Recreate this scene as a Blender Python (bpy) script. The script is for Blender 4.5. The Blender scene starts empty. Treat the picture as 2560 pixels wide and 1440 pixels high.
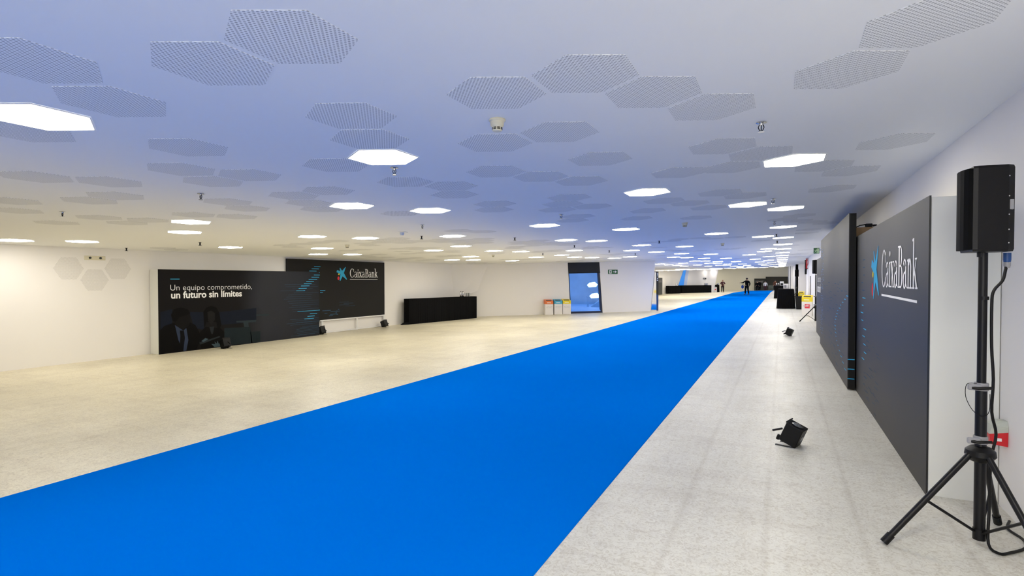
import bpy, math, random
from mathutils import Vector, Matrix, Euler
rnd = random.Random(7)
R = math.radians
scn = bpy.context.scene
COL = scn.collection

# ------------------------------------------------------------------ camera, world, exposure
FP = 1333.0                                # focal length in pixels of the 2560 wide frame
TH = math.atan(674 / FP)                   # the camera looks left of the hall axis (+Y)
PIT = math.atan(22 / FP)
CZ = 1.6
cam = bpy.data.cameras.new('camera'); cam_o = bpy.data.objects.new('camera', cam); COL.objects.link(cam_o)
cam.sensor_width = 36; cam.lens = 36 * FP / 2560; cam.clip_end = 400; cam.clip_start = .05
cam_o.location = (0, 0, CZ); cam_o.rotation_euler = (math.pi / 2 - PIT, 0, TH)
scn.camera = cam_o
scn.view_settings.view_transform = 'Standard'; scn.view_settings.look = 'None'
scn.view_settings.gamma = 1; scn.view_settings.use_curve_mapping = False
scn.view_settings.exposure = 0.0
LAMP = 23.5                                # strength of the ceiling lights
LAMP_COL = (1.0, .94, .83)
FILL_LIGHT = 3.9                                  # brightness of the unseen window added behind the viewpoint as fill light
w = bpy.data.worlds.new('world'); scn.world = w; w.use_nodes = True
w.node_tree.nodes['Background'].inputs[0].default_value = (.27, .50, 1.0, 1)
w.node_tree.nodes['Background'].inputs[1].default_value = 1.6
scn.cycles.max_bounces = 12; scn.cycles.diffuse_bounces = 7; scn.cycles.glossy_bounces = 4
scn.cycles.transparent_max_bounces = 12
scn.cycles.caustics_reflective = False; scn.cycles.caustics_refractive = False

# ------------------------------------------------------------------ floor and ceiling heights (both lean a little)
def F(x, y): return .0235 * (x - 1) - .011 * max(0, y - 75)
def C(x, y): return 2.84 + .03 * (x - 1.4) + .019 * max(0, y - 55)
def ray(px, py):
    x = (px - 1280) / FP; z = -(py - 720) / FP
    c, s = math.cos(PIT), math.sin(PIT)
    y2 = c + z * s; z2 = z * c - s
    return (x * math.cos(TH) - y2 * math.sin(TH), x * math.sin(TH) + y2 * math.cos(TH), z2)
def hit(px, py, fn):                       # measured point on the floor / ceiling
    d = ray(px, py); g = lambda t: CZ + d[2] * t - fn(d[0] * t, d[1] * t)
    t = .01; s0 = g(t)
    while t < 400:
        t2 = t * 1.05
        if g(t2) * s0 < 0:
            for _ in range(30):
                m = (t + t2) / 2
                if g(m) * s0 < 0: t2 = m
                else: t = m
            return Vector((d[0] * t, d[1] * t, CZ + d[2] * t))
        t = t2
    return None
def ce(px, py): return hit(px, py, C)
def fl(px, py): return hit(px, py, F)

# ------------------------------------------------------------------ materials
def mat(name, col, rough=.6, metal=0, spec=.5, emit=None, es=0, noise=None, bump=None, coat=0):
    m = bpy.data.materials.new(name); m.use_nodes = True
    nt = m.node_tree; b = nt.nodes['Principled BSDF']
    b.inputs['Base Color'].default_value = (*col, 1); b.inputs['Roughness'].default_value = rough
    b.inputs['Metallic'].default_value = metal; b.inputs['Specular IOR Level'].default_value = spec
    b.inputs['Coat Weight'].default_value = coat
    if emit: b.inputs['Emission Color'].default_value = (*emit, 1); b.inputs['Emission Strength'].default_value = es
    tc = nt.nodes.new('ShaderNodeTexCoord')
    if noise:                              # (scale, amount)
        n = nt.nodes.new('ShaderNodeTexNoise'); n.inputs['Scale'].default_value = noise[0]; n.inputs['Detail'].default_value = 4
        nt.links.new(tc.outputs['Object'], n.inputs['Vector'])
        mr = nt.nodes.new('ShaderNodeMapRange'); mr.inputs[3].default_value = 1 - noise[1]; mr.inputs[4].default_value = 1 + noise[1]
        nt.links.new(n.outputs['Fac'], mr.inputs[0])
        mx = nt.nodes.new('ShaderNodeVectorMath'); mx.operation = 'SCALE'; mx.inputs[0].default_value = col
        nt.links.new(mr.outputs[0], mx.inputs['Scale']); nt.links.new(mx.outputs[0], b.inputs['Base Color'])
    if bump:
        n = nt.nodes.new('ShaderNodeTexNoise'); n.inputs['Scale'].default_value = bump[0]
        nt.links.new(tc.outputs['Object'], n.inputs['Vector'])
        bp = nt.nodes.new('ShaderNodeBump'); bp.inputs['Strength'].default_value = bump[1]; bp.inputs['Distance'].default_value = .01
        nt.links.new(n.outputs['Fac'], bp.inputs['Height']); nt.links.new(bp.outputs[0], b.inputs['Normal'])
    return m
M = {}
M['wall'] = mat('wall_paint', (.84, .82, .80), .7, spec=.3, noise=(1.3, .015))
M['wall_far'] = mat('lamp_tinted_wall_paint', (.90, .86, .72), .7, spec=.3, noise=(.6, .015))  # yellowish lamp light put into the far wall's colour
M['ceil'] = mat('ceiling_paint', (.83, .84, .84), .8, spec=.2, noise=(.5, .012))
M['white'] = mat('white_board', (.72, .73, .70), .55, noise=(2, .02))
M['whitemet'] = mat('white_metal', (.8, .8, .8), .35)
M['black'] = mat('black_plastic', (.004, .004, .0045), .45, spec=.25, noise=(30, .2), bump=(220, .08))
M['blackmet'] = mat('black_metal', (.003, .003, .004), .36, spec=.3, noise=(15, .2))
M['cloth'] = mat('black_cloth', (.0045, .0045, .005), .95, spec=.1, noise=(9, .3))
M['grey'] = mat('grey_plastic', (.28, .28, .30), .4, noise=(20, .08))
M['wood'] = mat('plywood', (.42, .26, .12), .6, noise=(6, .18))
M['red'] = mat('red_plastic', (.62, .012, .02), .35, noise=(20, .05))
M['sign_red'] = mat('sign_red', (.60, .018, .02), .4, noise=(12, .04))
M['sign_green'] = mat('sign_green', (.008, .11, .03), .4, noise=(12, .04))
M['sign_pale'] = mat('sign_pale', (.55, .75, .45), .5, noise=(12, .04))
M['dark_sign'] = mat('dark_sign', (.03, .035, .03), .5, noise=(12, .1))
M['print_white'] = mat('print_white', (.86, .86, .86), .7, spec=.1, noise=(8, .02))
M['print_grey'] = mat('print_grey', (.36, .36, .36), .7, spec=.1, noise=(8, .02))
M['print_cyan'] = mat('print_cyan', (.05, .42, .72), .7, spec=.1, noise=(8, .05))
M['print_dimblue'] = mat('print_dim_blue', (.035, .09, .16), .7, spec=.1, noise=(8, .2))
M['print_yellow'] = mat('print_yellow', (.85, .65, .05), .7, spec=.1, noise=(8, .02))
M['print_red'] = mat('print_red', (.75, .05, .07), .7, spec=.1, noise=(8, .02))
M['orange'] = mat('orange_lid', (.75, .17, .03), .4, noise=(9, .04))
M['cyan'] = mat('cyan_lid', (.06, .38, .58), .4, noise=(9, .04))
M['yellow'] = mat('yellow_lid', (.85, .66, .02), .4, noise=(9, .04))
M['binwhite'] = mat('white_cardboard', (.78, .75, .72), .5, noise=(9, .02))
M['steel'] = mat('steel', (.6, .6, .6), .22, metal=1, noise=(9, .08))
M['ivory'] = mat('ivory_plastic', (.70, .66, .50), .4, noise=(30, .03))
M['skin'] = mat('skin', (.42, .24, .17), .5, noise=(9, .08))
M['hair'] = mat('dark_hair', (.015, .011, .009), .6, noise=(40, .3))
M['suit'] = mat('dark_suit', (.004, .004, .005), .9, spec=.1, noise=(20, .2))
M['maroon'] = mat('maroon_shirt', (.07, .012, .016), .8, noise=(20, .15))
M['shirt'] = mat('white_shirt', (.75, .73, .72), .7, noise=(20, .05))
M['brown'] = mat('brown_jacket', (.12, .04, .02), .8, noise=(20, .15))
M['shoe'] = mat('black_shoe', (.01, .01, .01), .4, noise=(20, .2))
M['bag'] = mat('blue_bag', (.01, .07, .35), .6, noise=(10, .1))
M['mirror'] = mat('mirror_steel', (.85, .84, .80), .06, metal=1, noise=(2, .02))
M['bluestrip'] = mat('dark_blue_strip', (.01, .06, .22), .4, noise=(4, .15))
M['lamp'] = mat('lamp_diffuser', (.9, .9, .9), .5, emit=LAMP_COL, es=LAMP, noise=(3, .01))
M['fill_pane'] = mat('fill_light_pane', (.7, .75, .8), .2, emit=(1, .975, .89), es=FILL_LIGHT, noise=(1, .02))
M['hexglow'] = mat('courtyard_lamp', (.9, .9, .9), .5, emit=(.85, .93, 1), es=3.5, noise=(3, .01))
M['skyglass'] = mat('daylit_blue_glass', (.01, .12, .35), .15, emit=(.01, .22, .75), es=.75, noise=(1.2, .25))
M['lensglass'] = mat('lens_glass', (.10, .11, .12), .08, spec=1, coat=1, noise=(30, .3))
M['blind'] = mat('blind_fabric', (.008, .010, .018), .7, noise=(12, .2))
M['frame_blue'] = mat('dark_blue_frame', (.008, .02, .07), .4, noise=(9, .1))

def floor_material():
    m = bpy.data.materials.new('worn_cream_floor'); m.use_nodes = True
    nt = m.node_tree; L = nt.links; N = nt.nodes.new; b = nt.nodes['Principled BSDF']
    geo = N('ShaderNodeNewGeometry'); sep = N('ShaderNodeSeparateXYZ'); L.new(geo.outputs['Position'], sep.inputs[0])
    def noise(scale, vec_scale, detail=6, rough=.6, dist=0):
        mp = N('ShaderNodeMapping'); mp.inputs['Scale'].default_value = vec_scale; L.new(geo.outputs['Position'], mp.inputs[0])
        n = N('ShaderNodeTexNoise'); n.inputs['Scale'].default_value = scale; n.inputs['Detail'].default_value = detail
        n.inputs['Roughness'].default_value = rough; n.inputs['Distortion'].default_value = dist
        L.new(mp.outputs[0], n.inputs['Vector']); return n.outputs['Fac']
    def ramp(fac, stops):
        r = N('ShaderNodeValToRGB'); L.new(fac, r.inputs[0])
        while len(r.color_ramp.elements) > 2: r.color_ramp.elements.remove(r.color_ramp.elements[-1])
        e = r.color_ramp.elements
        for i, (p, c) in enumerate(stops):
            if i >= len(e): e.new(p)
            e[i].position = p; e[i].color = (*c, 1) if len(c) == 3 else c
        return r.outputs[0]
    def mix(fac, a, bb, mode='MIX'):
        x = N('ShaderNodeMix'); x.data_type = 'RGBA'; x.blend_type = mode
        if isinstance(fac, (int, float)): x.inputs[0].default_value = fac
        else: L.new(fac, x.inputs[0])
        for k, v in ((6, a), (7, bb)):
            if isinstance(v, tuple): x.inputs[k].default_value = (*v, 1)
            else: L.new(v, x.inputs[k])
        return x.outputs[2]
    # left of the carpet the covering is creamier, right of it greyer
    mr = N('ShaderNodeMapRange'); mr.inputs[1].default_value = -5; mr.inputs[2].default_value = -2
    L.new(sep.outputs[0], mr.inputs[0])
    base = mix(mr.outputs[0], (.76, .71, .545), (.68, .675, .61))
    big = ramp(noise(.55, (1, 1, 1), 5, .6, .3), [(.30, (.86, .85, .84)), (.70, (1.05, 1.05, 1.05))])
    base = mix(1.0, base, big, 'MULTIPLY')
    streak = ramp(noise(1.6, (5.0, .35, 1), 8, .7), [(.36, (.80, .78, .76)), (.52, (1.0, 1.0, 1.0))])
    base = mix(.30, base, mix(1.0, base, streak, 'MULTIPLY'))
    cross = ramp(noise(1.9, (.5, 2.2, 1), 8, .7), [(.38, (.80, .77, .75)), (.50, (1.0, 1.0, 1.0))])
    base = mix(.35, base, mix(1.0, base, cross, 'MULTIPLY'))
    # fine marbled chips of the linoleum
    chips = ramp(noise(26, (1, 1, 1), 8, .78, 1.8), [(.42, (.74, .70, .65)), (.50, (1.0, 1.0, 1.0)), (.60, (1.09, 1.09, 1.09))])
    base = mix(.75, base, mix(1.0, base, chips, 'MULTIPLY'))
    wear = noise(1.1, (1, .8, 1), 6, .65)
    dark = ramp(noise(11, (1.4, 1, 1), 8, .8, 2.2), [(.29, (.62, .57, .52)), (.37, (1, 1, 1))])
    wf = N('ShaderNodeMapRange'); wf.inputs[1].default_value = .46; wf.inputs[2].default_value = .62; L.new(wear, wf.inputs[0])
    base = mix(wf.outputs[0], base, mix(1.0, base, dark, 'MULTIPLY'))
    # two long wheel tracks beside the carpet
    wv = N('ShaderNodeMath'); wv.operation = 'PINGPONG'; wv.inputs[1].default_value = .27
    ad = N('ShaderNodeMath'); ad.operation = 'ADD'; ad.inputs[1].default_value = .62; L.new(sep.outputs[0], ad.inputs[0]); L.new(ad.outputs[0], wv.inputs[0])
    tr = ramp(wv.outputs[0], [(.0, (.80, .78, .76)), (.035, (1, 1, 1))])
    lim = N('ShaderNodeMapRange'); lim.inputs[1].default_value = -1.0; lim.inputs[2].default_value = -.95; L.new(sep.outputs[0], lim.inputs[0])
    tn = N('ShaderNodeMath'); tn.operation = 'MULTIPLY'; L.new(lim.outputs[0], tn.inputs[0]); L.new(noise(1.2, (6, .5, 1), 6), tn.inputs[1])
    base = mix(tn.outputs[0], base, mix(1.0, base, tr, 'MULTIPLY'))
    L.new(base, b.inputs['Base Color'])
    rr = N('ShaderNodeMapRange'); rr.inputs[3].default_value = .26; rr.inputs[4].default_value = .52; L.new(noise(2.5, (2, .6, 1), 6), rr.inputs[0])
    L.new(rr.outputs[0], b.inputs['Roughness']); b.inputs['Specular IOR Level'].default_value = .38
    bp = N('ShaderNodeBump'); bp.inputs['Strength'].default_value = .12; bp.inputs['Distance'].default_value = .004
    L.new(noise(14, (1, 1, 1), 5), bp.inputs['Height']); L.new(bp.outputs[0], b.inputs['Normal'])
    return m
M['floor'] = floor_material()

def carpet_material():
    m = mat('blue_carpet', (.0, .160, .70), 1.0, spec=.0, noise=(.35, .03), bump=(900, .35))
    return m
M['carpet'] = carpet_material()

def perforated_material(name, pitch=.0245, rad=.30, base=(.83, .84, .84), hole=(.44, .45, .46)):
    """staggered round holes, drawn in the sheet's own coordinates"""
    m = mat(name, base, .8, spec=.2); nt = m.node_tree; L = nt.links; N = nt.nodes.new
    b = nt.nodes['Principled BSDF']; tc = N('ShaderNodeTexCoord'); sep = N('ShaderNodeSeparateXYZ')
    L.new(tc.outputs['Object'], sep.inputs[0])
    def mth(op, a, bb=None):
        n = N('ShaderNodeMath'); n.operation = op
        for i, v in enumerate((a, bb)):
            if v is None: continue
            if isinstance(v, (int, float)): n.inputs[i].default_value = v
            else: L.new(v, n.inputs[i])
        return n.outputs[0]
    def cell(ox, oy):
        px, py = pitch, pitch * 1.2
        fx = mth('SUBTRACT', mth('FRACT', mth('ADD', mth('DIVIDE', sep.outputs[0], px), 100 + ox)), .5)
        fy = mth('SUBTRACT', mth('FRACT', mth('ADD', mth('DIVIDE', sep.outputs[1], py), 100 + oy)), .5)
        fy = mth('MULTIPLY', fy, 1.2)
        return mth('SQRT', mth('ADD', mth('MULTIPLY', fx, fx), mth('MULTIPLY', fy, fy)))
    d = mth('MINIMUM', cell(0, 0), cell(.5, .5))
    f = mth('LESS_THAN', d, rad * .82)
    x = N('ShaderNodeMix'); x.data_type = 'RGBA'; L.new(f, x.inputs[0]); x.inputs[6].default_value = (*base, 1); x.inputs[7].default_value = (*hole, 1)
    L.new(x.outputs[2], b.inputs['Base Color'])
    return m
M['perf'] = perforated_material('perforated_sheet')
M['perf_wall'] = perforated_material('perforated_wall_sheet', rad=.27, base=(.84, .82, .80), hole=(.50, .48, .46))

def panel_material(name, stops, axis='Z', lo=0, hi=2.2, spec=.22):
    m = mat(name, (.03, .03, .03), .5, spec=spec); nt = m.node_tree; L = nt.links; b = nt.nodes['Principled BSDF']
    tc = nt.nodes.new('ShaderNodeTexCoord'); sep = nt.nodes.new('ShaderNodeSeparateXYZ'); L.new(tc.outputs['Object'], sep.inputs[0])
    mr = nt.nodes.new('ShaderNodeMapRange'); mr.inputs[1].default_value = lo; mr.inputs[2].default_value = hi
    L.new(sep.outputs[axis], mr.inputs[0])
    nz = nt.nodes.new('ShaderNodeTexNoise'); nz.inputs['Scale'].default_value = 1.1; L.new(tc.outputs['Object'], nz.inputs['Vector'])
    ad = nt.nodes.new('ShaderNodeMath'); ad.operation = 'MULTIPLY_ADD'; L.new(nz.outputs['Fac'], ad.inputs[0]); ad.inputs[1].default_value = .12
    sb = nt.nodes.new('ShaderNodeMath'); sb.operation = 'SUBTRACT'; sb.inputs[1].default_value = .06
    L.new(mr.outputs[0], sb.inputs[0]); L.new(sb.outputs[0], ad.inputs[2])
    r = nt.nodes.new('ShaderNodeValToRGB'); L.new(ad.outputs[0], r.inputs[0]); e = r.color_ramp.elements
    for i, (p, c) in enumerate(stops):
        if i >= len(e): e.new(p)
        e[i].position = p; e[i].color = (*c, 1)
    L.new(r.outputs[0], b.inputs['Base Color'])
    return m
M['pan_right'] = panel_material('grey_printed_vinyl', [(0, (.030, .028, .026)), (.30, (.020, .022, .030)), (.5, (.014, .022, .042)), (.72, (.030, .034, .040)), (1, (.060, .060, .056))])
M['pan_dark'] = panel_material('charcoal_printed_vinyl', [(0, (.018, .018, .017)), (1, (.014, .013, .011))], hi=2.6, spec=.12)
M['pan_slogan'] = panel_material('slogan_printed_vinyl', [(0, (.006, .005, .005)), (.38, (.007, .006, .006)), (.60, (.026, .028, .033)), (1, (.016, .017, .020))], 'Y', 8.2, 13.6)
M['pan_far'] = panel_material('dark_green_grey_vinyl', [(0, (.05, .055, .05)), (1, (.035, .033, .026))])
M['conc'] = mat('courtyard_concrete', (.50, .52, .54), .7, noise=(.9, .35), bump=(6, .3))
def glass_material():
    m = bpy.data.materials.new('door_glass'); m.use_nodes = True; nt = m.node_tree; nt.nodes.clear(); N = nt.nodes.new; L = nt.links
    out = N('ShaderNodeOutputMaterial'); t = N('ShaderNodeBsdfTransparent'); t.inputs[0].default_value = (.72, .86, 1, 1)
    g = N('ShaderNodeBsdfGlossy'); g.inputs['Roughness'].default_value = .03; fr = N('ShaderNodeFresnel'); fr.inputs[0].default_value = 1.45
    mx = N('ShaderNodeMixShader'); L.new(fr.outputs[0], mx.inputs[0]); L.new(t.outputs[0], mx.inputs[1]); L.new(g.outputs[0], mx.inputs[2]); L.new(mx.outputs[0], out.inputs[0])
    return m
M['glass'] = glass_material()

# ------------------------------------------------------------------ mesh helpers
class MB:
    def __init__(s): s.v = []; s.f = []; s.smooth = False
    def add(s, vs, fs, mt=None):
        o = len(s.v)
        for p in vs:
            p = Vector(p); s.v.append(tuple(mt @ p if mt else p))
        s.f += [tuple(i + o for i in f) for f in fs]; return s
    def box(s, lo, hi, mt=None, bev=0):
        x0, y0, z0 = lo; x1, y1, z1 = hi
        if bev <= 0:
            vs = [(x0, y0, z0), (x1, y0, z0), (x1, y1, z0), (x0, y1, z0), (x0, y0, z1), (x1, y0, z1), (x1, y1, z1), (x0, y1, z1)]
            return s.add(vs, [(3, 2, 1, 0), (4, 5, 6, 7), (0, 1, 5, 4), (1, 2, 6, 5), (2, 3, 7, 6), (3, 0, 4, 7)], mt)
        b = bev                               # chamfered box as a stack of rings
        def ring(i, z): return [(x0 + i, y0 + b, z), (x0 + b, y0 + i, z), (x1 - b, y0 + i, z), (x1 - i, y0 + b, z), (x1 - i, y1 - b, z), (x1 - b, y1 - i, z), (x0 + b, y1 - i, z), (x0 + i, y1 - b, z)]
        vs = ring(b, z0) + ring(0, z0 + b) + ring(0, z1 - b) + ring(b, z1)
        fs = [tuple(range(7, -1, -1)), tuple(range(24, 32))]
        for k in range(3):
            for i in range(8): j = (i + 1) % 8; fs.append((k * 8 + i, k * 8 + j, k * 8 + 8 + j, k * 8 + 8 + i))
        return s.add(vs, fs, mt)
    def prism(s, poly, z0, z1, mt=None):      # poly in xy
        n = len(poly); vs = [(x, y, z0) for x, y in poly] + [(x, y, z1) for x, y in poly]
        fs = [tuple(range(n - 1, -1, -1)), tuple(range(n, 2 * n))] + [(i, (i + 1) % n, n + (i + 1) % n, n + i) for i in range(n)]
        return s.add(vs, fs, mt)
    def slab(s, a, b, n):                     # thick plate: polygon a and its copy b (lists of points)
        k = len(a); return s.add(list(a) + list(b), [tuple(range(k - 1, -1, -1)), tuple(range(k, 2 * k))] + [(i, (i + 1) % k, k + (i + 1) % k, k + i) for i in range(k)])
    def tube(s, pts, r, n=10, cap=True):
        pts = [Vector(p) for p in pts]; rr = r if isinstance(r, (list, tuple)) else [r] * len(pts)
        vs = []; prev = None
        for i, p in enumerate(pts):
            d = (pts[min(i + 1, len(pts) - 1)] - pts[max(i - 1, 0)]).normalized()
            if prev is None:
                u = d.orthogonal().normalized()
            else:
                u = (prev - d * prev.dot(d)).normalized()
            prev = u; v = d.cross(u)
            vs += [tuple(p + (u * math.cos(2 * math.pi * k / n) + v * math.sin(2 * math.pi * k / n)) * rr[i]) for k in range(n)]
        fs = []
        for i in range(len(pts) - 1):
            for k in range(n): fs.append((i * n + k, i * n + (k + 1) % n, (i + 1) * n + (k + 1) % n, (i + 1) * n + k))
        if cap: fs += [tuple(range(n - 1, -1, -1)), tuple(range((len(pts) - 1) * n, len(pts) * n))]
        s.add(vs, fs); return s
    def lathe(s, prof, n=20, mt=None):        # prof: (r, z)
        vs = []; fs = []
        for r, z in prof: vs += [(r * math.cos(2 * math.pi * k / n), r * math.sin(2 * math.pi * k / n), z) for k in range(n)]
        for i in range(len(prof) - 1):
            for k in range(n): fs.append((i * n + k, i * n + (k + 1) % n, (i + 1) * n + (k + 1) % n, (i + 1) * n + k))
        fs += [tuple(range(n - 1, -1, -1)), tuple(range((len(prof) - 1) * n, len(prof) * n))]
        return s.add(vs, fs, mt)
    def ell(s, c, r, n=12, m=8):
        pr = [(max(1e-4, math.sin(math.pi * i / m)), -math.cos(math.pi * i / m)) for i in range(m + 1)]
        return s.lathe(pr, n, Matrix.Translation(c) @ Matrix.Diagonal((*r, 1)))
    def build(s, name, m, parent=None, loc=None, smooth=False):
        me = bpy.data.meshes.new(name); me.from_pydata(s.v, [], s.f); me.validate(); me.update()
        me.materials.append(m if not isinstance(m, str) else M[m])
        if smooth:
            me.polygons.foreach_set('use_smooth', [True] * len(me.polygons))
            try: me.set_sharp_from_angle(angle=R(38))
            except Exception: pass
        o = bpy.data.objects.new(name, me); COL.objects.link(o)
        if parent: o.parent = parent
        if loc is not None: o.location = loc
        return o
def tag(o, label, cat, group=None):
    o['label'] = label; o['category'] = cat
    if group: o['group'] = group
    return o
def thing(name, loc, label, cat, group=None, rz=0, rot=None):
    o = bpy.data.objects.new(name, None); o.empty_display_size = .1; COL.objects.link(o)
    o.location = loc; o.rotation_euler = rot or (0, 0, rz); return tag(o, label, cat, group)
def struct(name, mb, m, smooth=False, parent=None):
    o = mb.build(name, m, parent, smooth=smooth)
    if not parent: o['kind'] = 'structure'
    return o
def copy_tree(o, parent=None):
    c = o.copy(); COL.objects.link(c)
    if parent: c.parent = parent
    for ch in list(o.children): copy_tree(ch, c)
    return c

# ------------------------------------------------------------------ the hall
YB, YF = -4.5, 108.0
XL, XR = -14.85, 1.38
E0 = (-14.85, 23.6); E1 = (-6.42, 30.0)       # the oblique wall on the left
def fpt(x, y, dz=0): return (x, y, F(x, y) + dz)
def cpt(x, y, dz=0): return (x, y, C(x, y) + dz)
fb = MB(); fb.add([fpt(-26, YB), fpt(6, YB), fpt(6, 75), fpt(-26, 75)], [(0, 1, 2, 3)]); fb.add([fpt(-26, 75), fpt(6, 75), fpt(6, YF + 1), fpt(-26, YF + 1)], [(0, 1, 2, 3)])
struct('floor', fb, 'floor')
HB = (-14.6, 66.0)                             # back end of the hidden wall behind the oblique one
cb = MB()
near = [(XL - .3, YB), (6, YB), (6, 55), (-12.4, 55), (E1[0] - .2, E1[1] + .35), (E0[0] - .3, E0[1] + .1)]
cb.slab([cpt(x, y) for x, y in near], [cpt(x, y, .12) for x, y in near], 0)
far = [(-12.4, 55), (6, 55), (6, YF + 1), (-26, YF + 1), (-26, 66), (-14.8, 66)]
cb.slab([cpt(x, y) for x, y in far], [cpt(x, y, .12) for x, y in far], 0)
struct('ceiling', cb, 'ceil')
def wall(name, pts, m='wall', t=.2, flip=1):
    """wall along a polyline, running a little into floor and ceiling"""
    mb = MB()
    for (a, b) in zip(pts[:-1], pts[1:]):
        d = Vector((b[0] - a[0], b[1] - a[1])).normalized(); n = Vector((d.y, -d.x)) * t * flip
        seg = [a]
        for yb in (55, 75):
            if (a[1] - yb) * (b[1] - yb) < 0:
                k = (yb - a[1]) / (b[1] - a[1]); seg.append((a[0] + (b[0] - a[0]) * k, yb))
        seg.append(b)
        for p, q in zip(seg[:-1], seg[1:]):
            A = [fpt(*p, -.03), fpt(*q, -.03), cpt(*q, .03), cpt(*p, .03)]
            mb.slab(A, [(x + n.x, y + n.y, z) for x, y, z in A], 0)
    return struct(name, mb, m)
wall('wall_right', [(XR, YB), (XR, 38.5), (2.3, 38.5), (2.3, 50), (1.02, 50), (1.02, YF)], flip=1)
# glowing window added out of view behind the viewpoint to brighten the near end
wall('wall_back', [(XL, YB), (-2.4, YB)], flip=1)
wf = bpy.data.objects.new('added_fill_window', None); COL.objects.link(wf); wf.location = fpt(.03, YB); wf['kind'] = 'structure'
for k in range(3):
    xa = -2.36 + k * 1.22
    MB().box((xa, -.02, .25), (xa + 1.13, 0, 2.55), bev=0).build('window_pane', 'fill_pane', wf)
fr_ = MB()
for k in range(4): fr_.box((-2.45 + k * 1.22, -.06, .0), (-2.36 + k * 1.22, .03, 2.95))
fr_.box((-2.36, -.06, 0), (1.3, .03, .25)); fr_.box((-2.36, -.06, 2.55), (1.3, .03, 2.95)); fr_.build('fill_window_frame', 'frame_blue', wf)
wall('wall_left', [(XL, YB), E0], flip=-1)
wall('wall_far', [(-26, YF), (1.2, YF)], 'wall_far', flip=-1)
wall('wall_recess', [(E1[0] - .02, E1[1] + .32), HB, (-14.3, 71.5)], flip=-1)
wall('wall_far_left', [(-14.6, 71.2), (-9.35, 83.2)], flip=-1)
# slanting end of the far oblique wall
mb = MB(); a0, a1 = (-9.35, 83.2), (-9.0, 84.0)
mb.slab([fpt(*a0, -.03), fpt(*a1, -.03), cpt(-8.45, 85.2, .03), cpt(*a0, .03)], [(x - .18, y + .08, z) for x, y, z in [fpt(*a0, -.03), fpt(*a1, -.03), cpt(-8.45, 85.2, .03), cpt(*a0, .03)]], 0)
struct('wall_slanted_end', mb, 'wall')
wall('wall_behind', [(-9.5, 84.3), (-20, 96)], flip=-1)
for i, yy in enumerate((61, 68, 77, 88)):
    mb = MB(); mb.slab([fpt(1.05, yy, -.02), fpt(.86, yy, -.02), fpt(.86, yy + 1.6, -.02), fpt(1.05, yy + 1.6, -.02)], [cpt(1.05, yy, .02), cpt(.86, yy, .02), cpt(.86, yy + 1.6, .02), cpt(1.05, yy + 1.6, .02)], 0)
    struct('trim_%d' % (i + 1), mb, 'grey' if i % 2 else 'wall')

# oblique wall on the left with the glazed doorway
ed = Vector((E1[0] - E0[0], E1[1] - E0[1])).normalized(); en = Vector((-ed.y, ed.x))   # away from the hall
def onwall(px, py):                            # point on the oblique wall's face
    d = ray(px, py); t = (E0[0] * en.x + E0[1] * en.y) / (d[0] * en.x + d[1] * en.y)
    return Vector((d[0] * t, d[1] * t, CZ + d[2] * t))
def pt2(p, z): return (p.x, p.y, z)
dBL, dBR, dTL, dTR = onwall(1426, 781), onwall(1507, 779.5), onwall(1419.5, 654), onwall(1498, 654)
e1b, e1t = onwall(1627, 778), onwall(1638.5, 653)
mb = MB()
def wslab(ps, t=.25):
    mb.slab(ps, [(x + en.x * t, y + en.y * t, z) for x, y, z in ps], 0)
fz = lambda p, dz=0: (p.x, p.y, F(p.x, p.y) + dz)
cz = lambda p, dz=0: (p.x, p.y, C(p.x, p.y) + dz)
S0 = Vector((*E0, 0))
wslab([fz(S0, -.03), fz(dBL, -.03), cz(dTL, .03), cz(S0, .03)])
wslab([fz(dBR, -.03), fz(e1b, -.03), cz(e1t, .03), cz(dTR, .03)])
struct('wall_oblique', mb, 'wall')
# slanted fold where the left wall meets the oblique wall
mb = MB(); f0 = Vector((-14.84, 21.9, 0)); f1 = Vector((-13.75, 24.43, 0))
A = [(-14.85, 22.9, F(-14.85, 22.9) + .9), (-14.86, 22.5, C(-14.85, 22.5) + .02), (f1.x, f1.y, C(f1.x, f1.y) + .02), (-14.2, 24.09, 1.0)]
mb.add([A[0], A[1], A[2], A[3], (-14.9, 23.7, 1.0), (-14.9, 23.7, 2.4)], [(0, 3, 2, 1), (0, 1, 5, 4), (2, 3, 4, 5), (0, 4, 3), (1, 2, 5)])
struct('trim_6', mb, 'wall')

# doorway: frame, glass, blind
door = thing('door_1', fz((dBL + dBR) / 2), 'glazed doorway to the blue lit courtyard', 'door'); door['kind'] = 'structure'
del door['label'], door['category']
di = Matrix.Translation(-Vector(door.location))
def plate(corners, off, t):                    # plate in the doorway, off = distance behind the wall face
    a = [tuple(di @ Vector((p[0] + en.x * off, p[1] + en.y * off, p[2]))) for p in corners]
    b = [tuple(Vector(p) + Vector((en.x, en.y, 0)) * t) for p in a]
    return MB().slab(a, b, 0)
lerp = lambda a, b, k: a + (b - a) * k
z0 = lambda p, z: lerp(p[0], p[1], 0)
DB = [Vector(fz(dBL)), Vector(fz(dBR)), Vector(cz(dTR)), Vector(cz(dTL))]
plate(DB, .13, .015).build('glass_pane', 'glass', door)
fr = MB()
for a, b in ((0, 1), (1, 2), (2, 3), (3, 0)):
    p, q = DB[a], DB[b]; c = (DB[0] + DB[1] + DB[2] + DB[3]) / 4
    wd = .09 if (a, b) != (1, 2) else .16
    p2 = p + (c - p).normalized() * wd * 1.3; q2 = q + (c - q).normalized() * wd * 1.3
    s_ = plate([p, q, q2, p2], .06, .10); fr.add(s_.v, s_.f)
fr.build('door_frame', 'frame_blue', door)
k = .205
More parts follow.
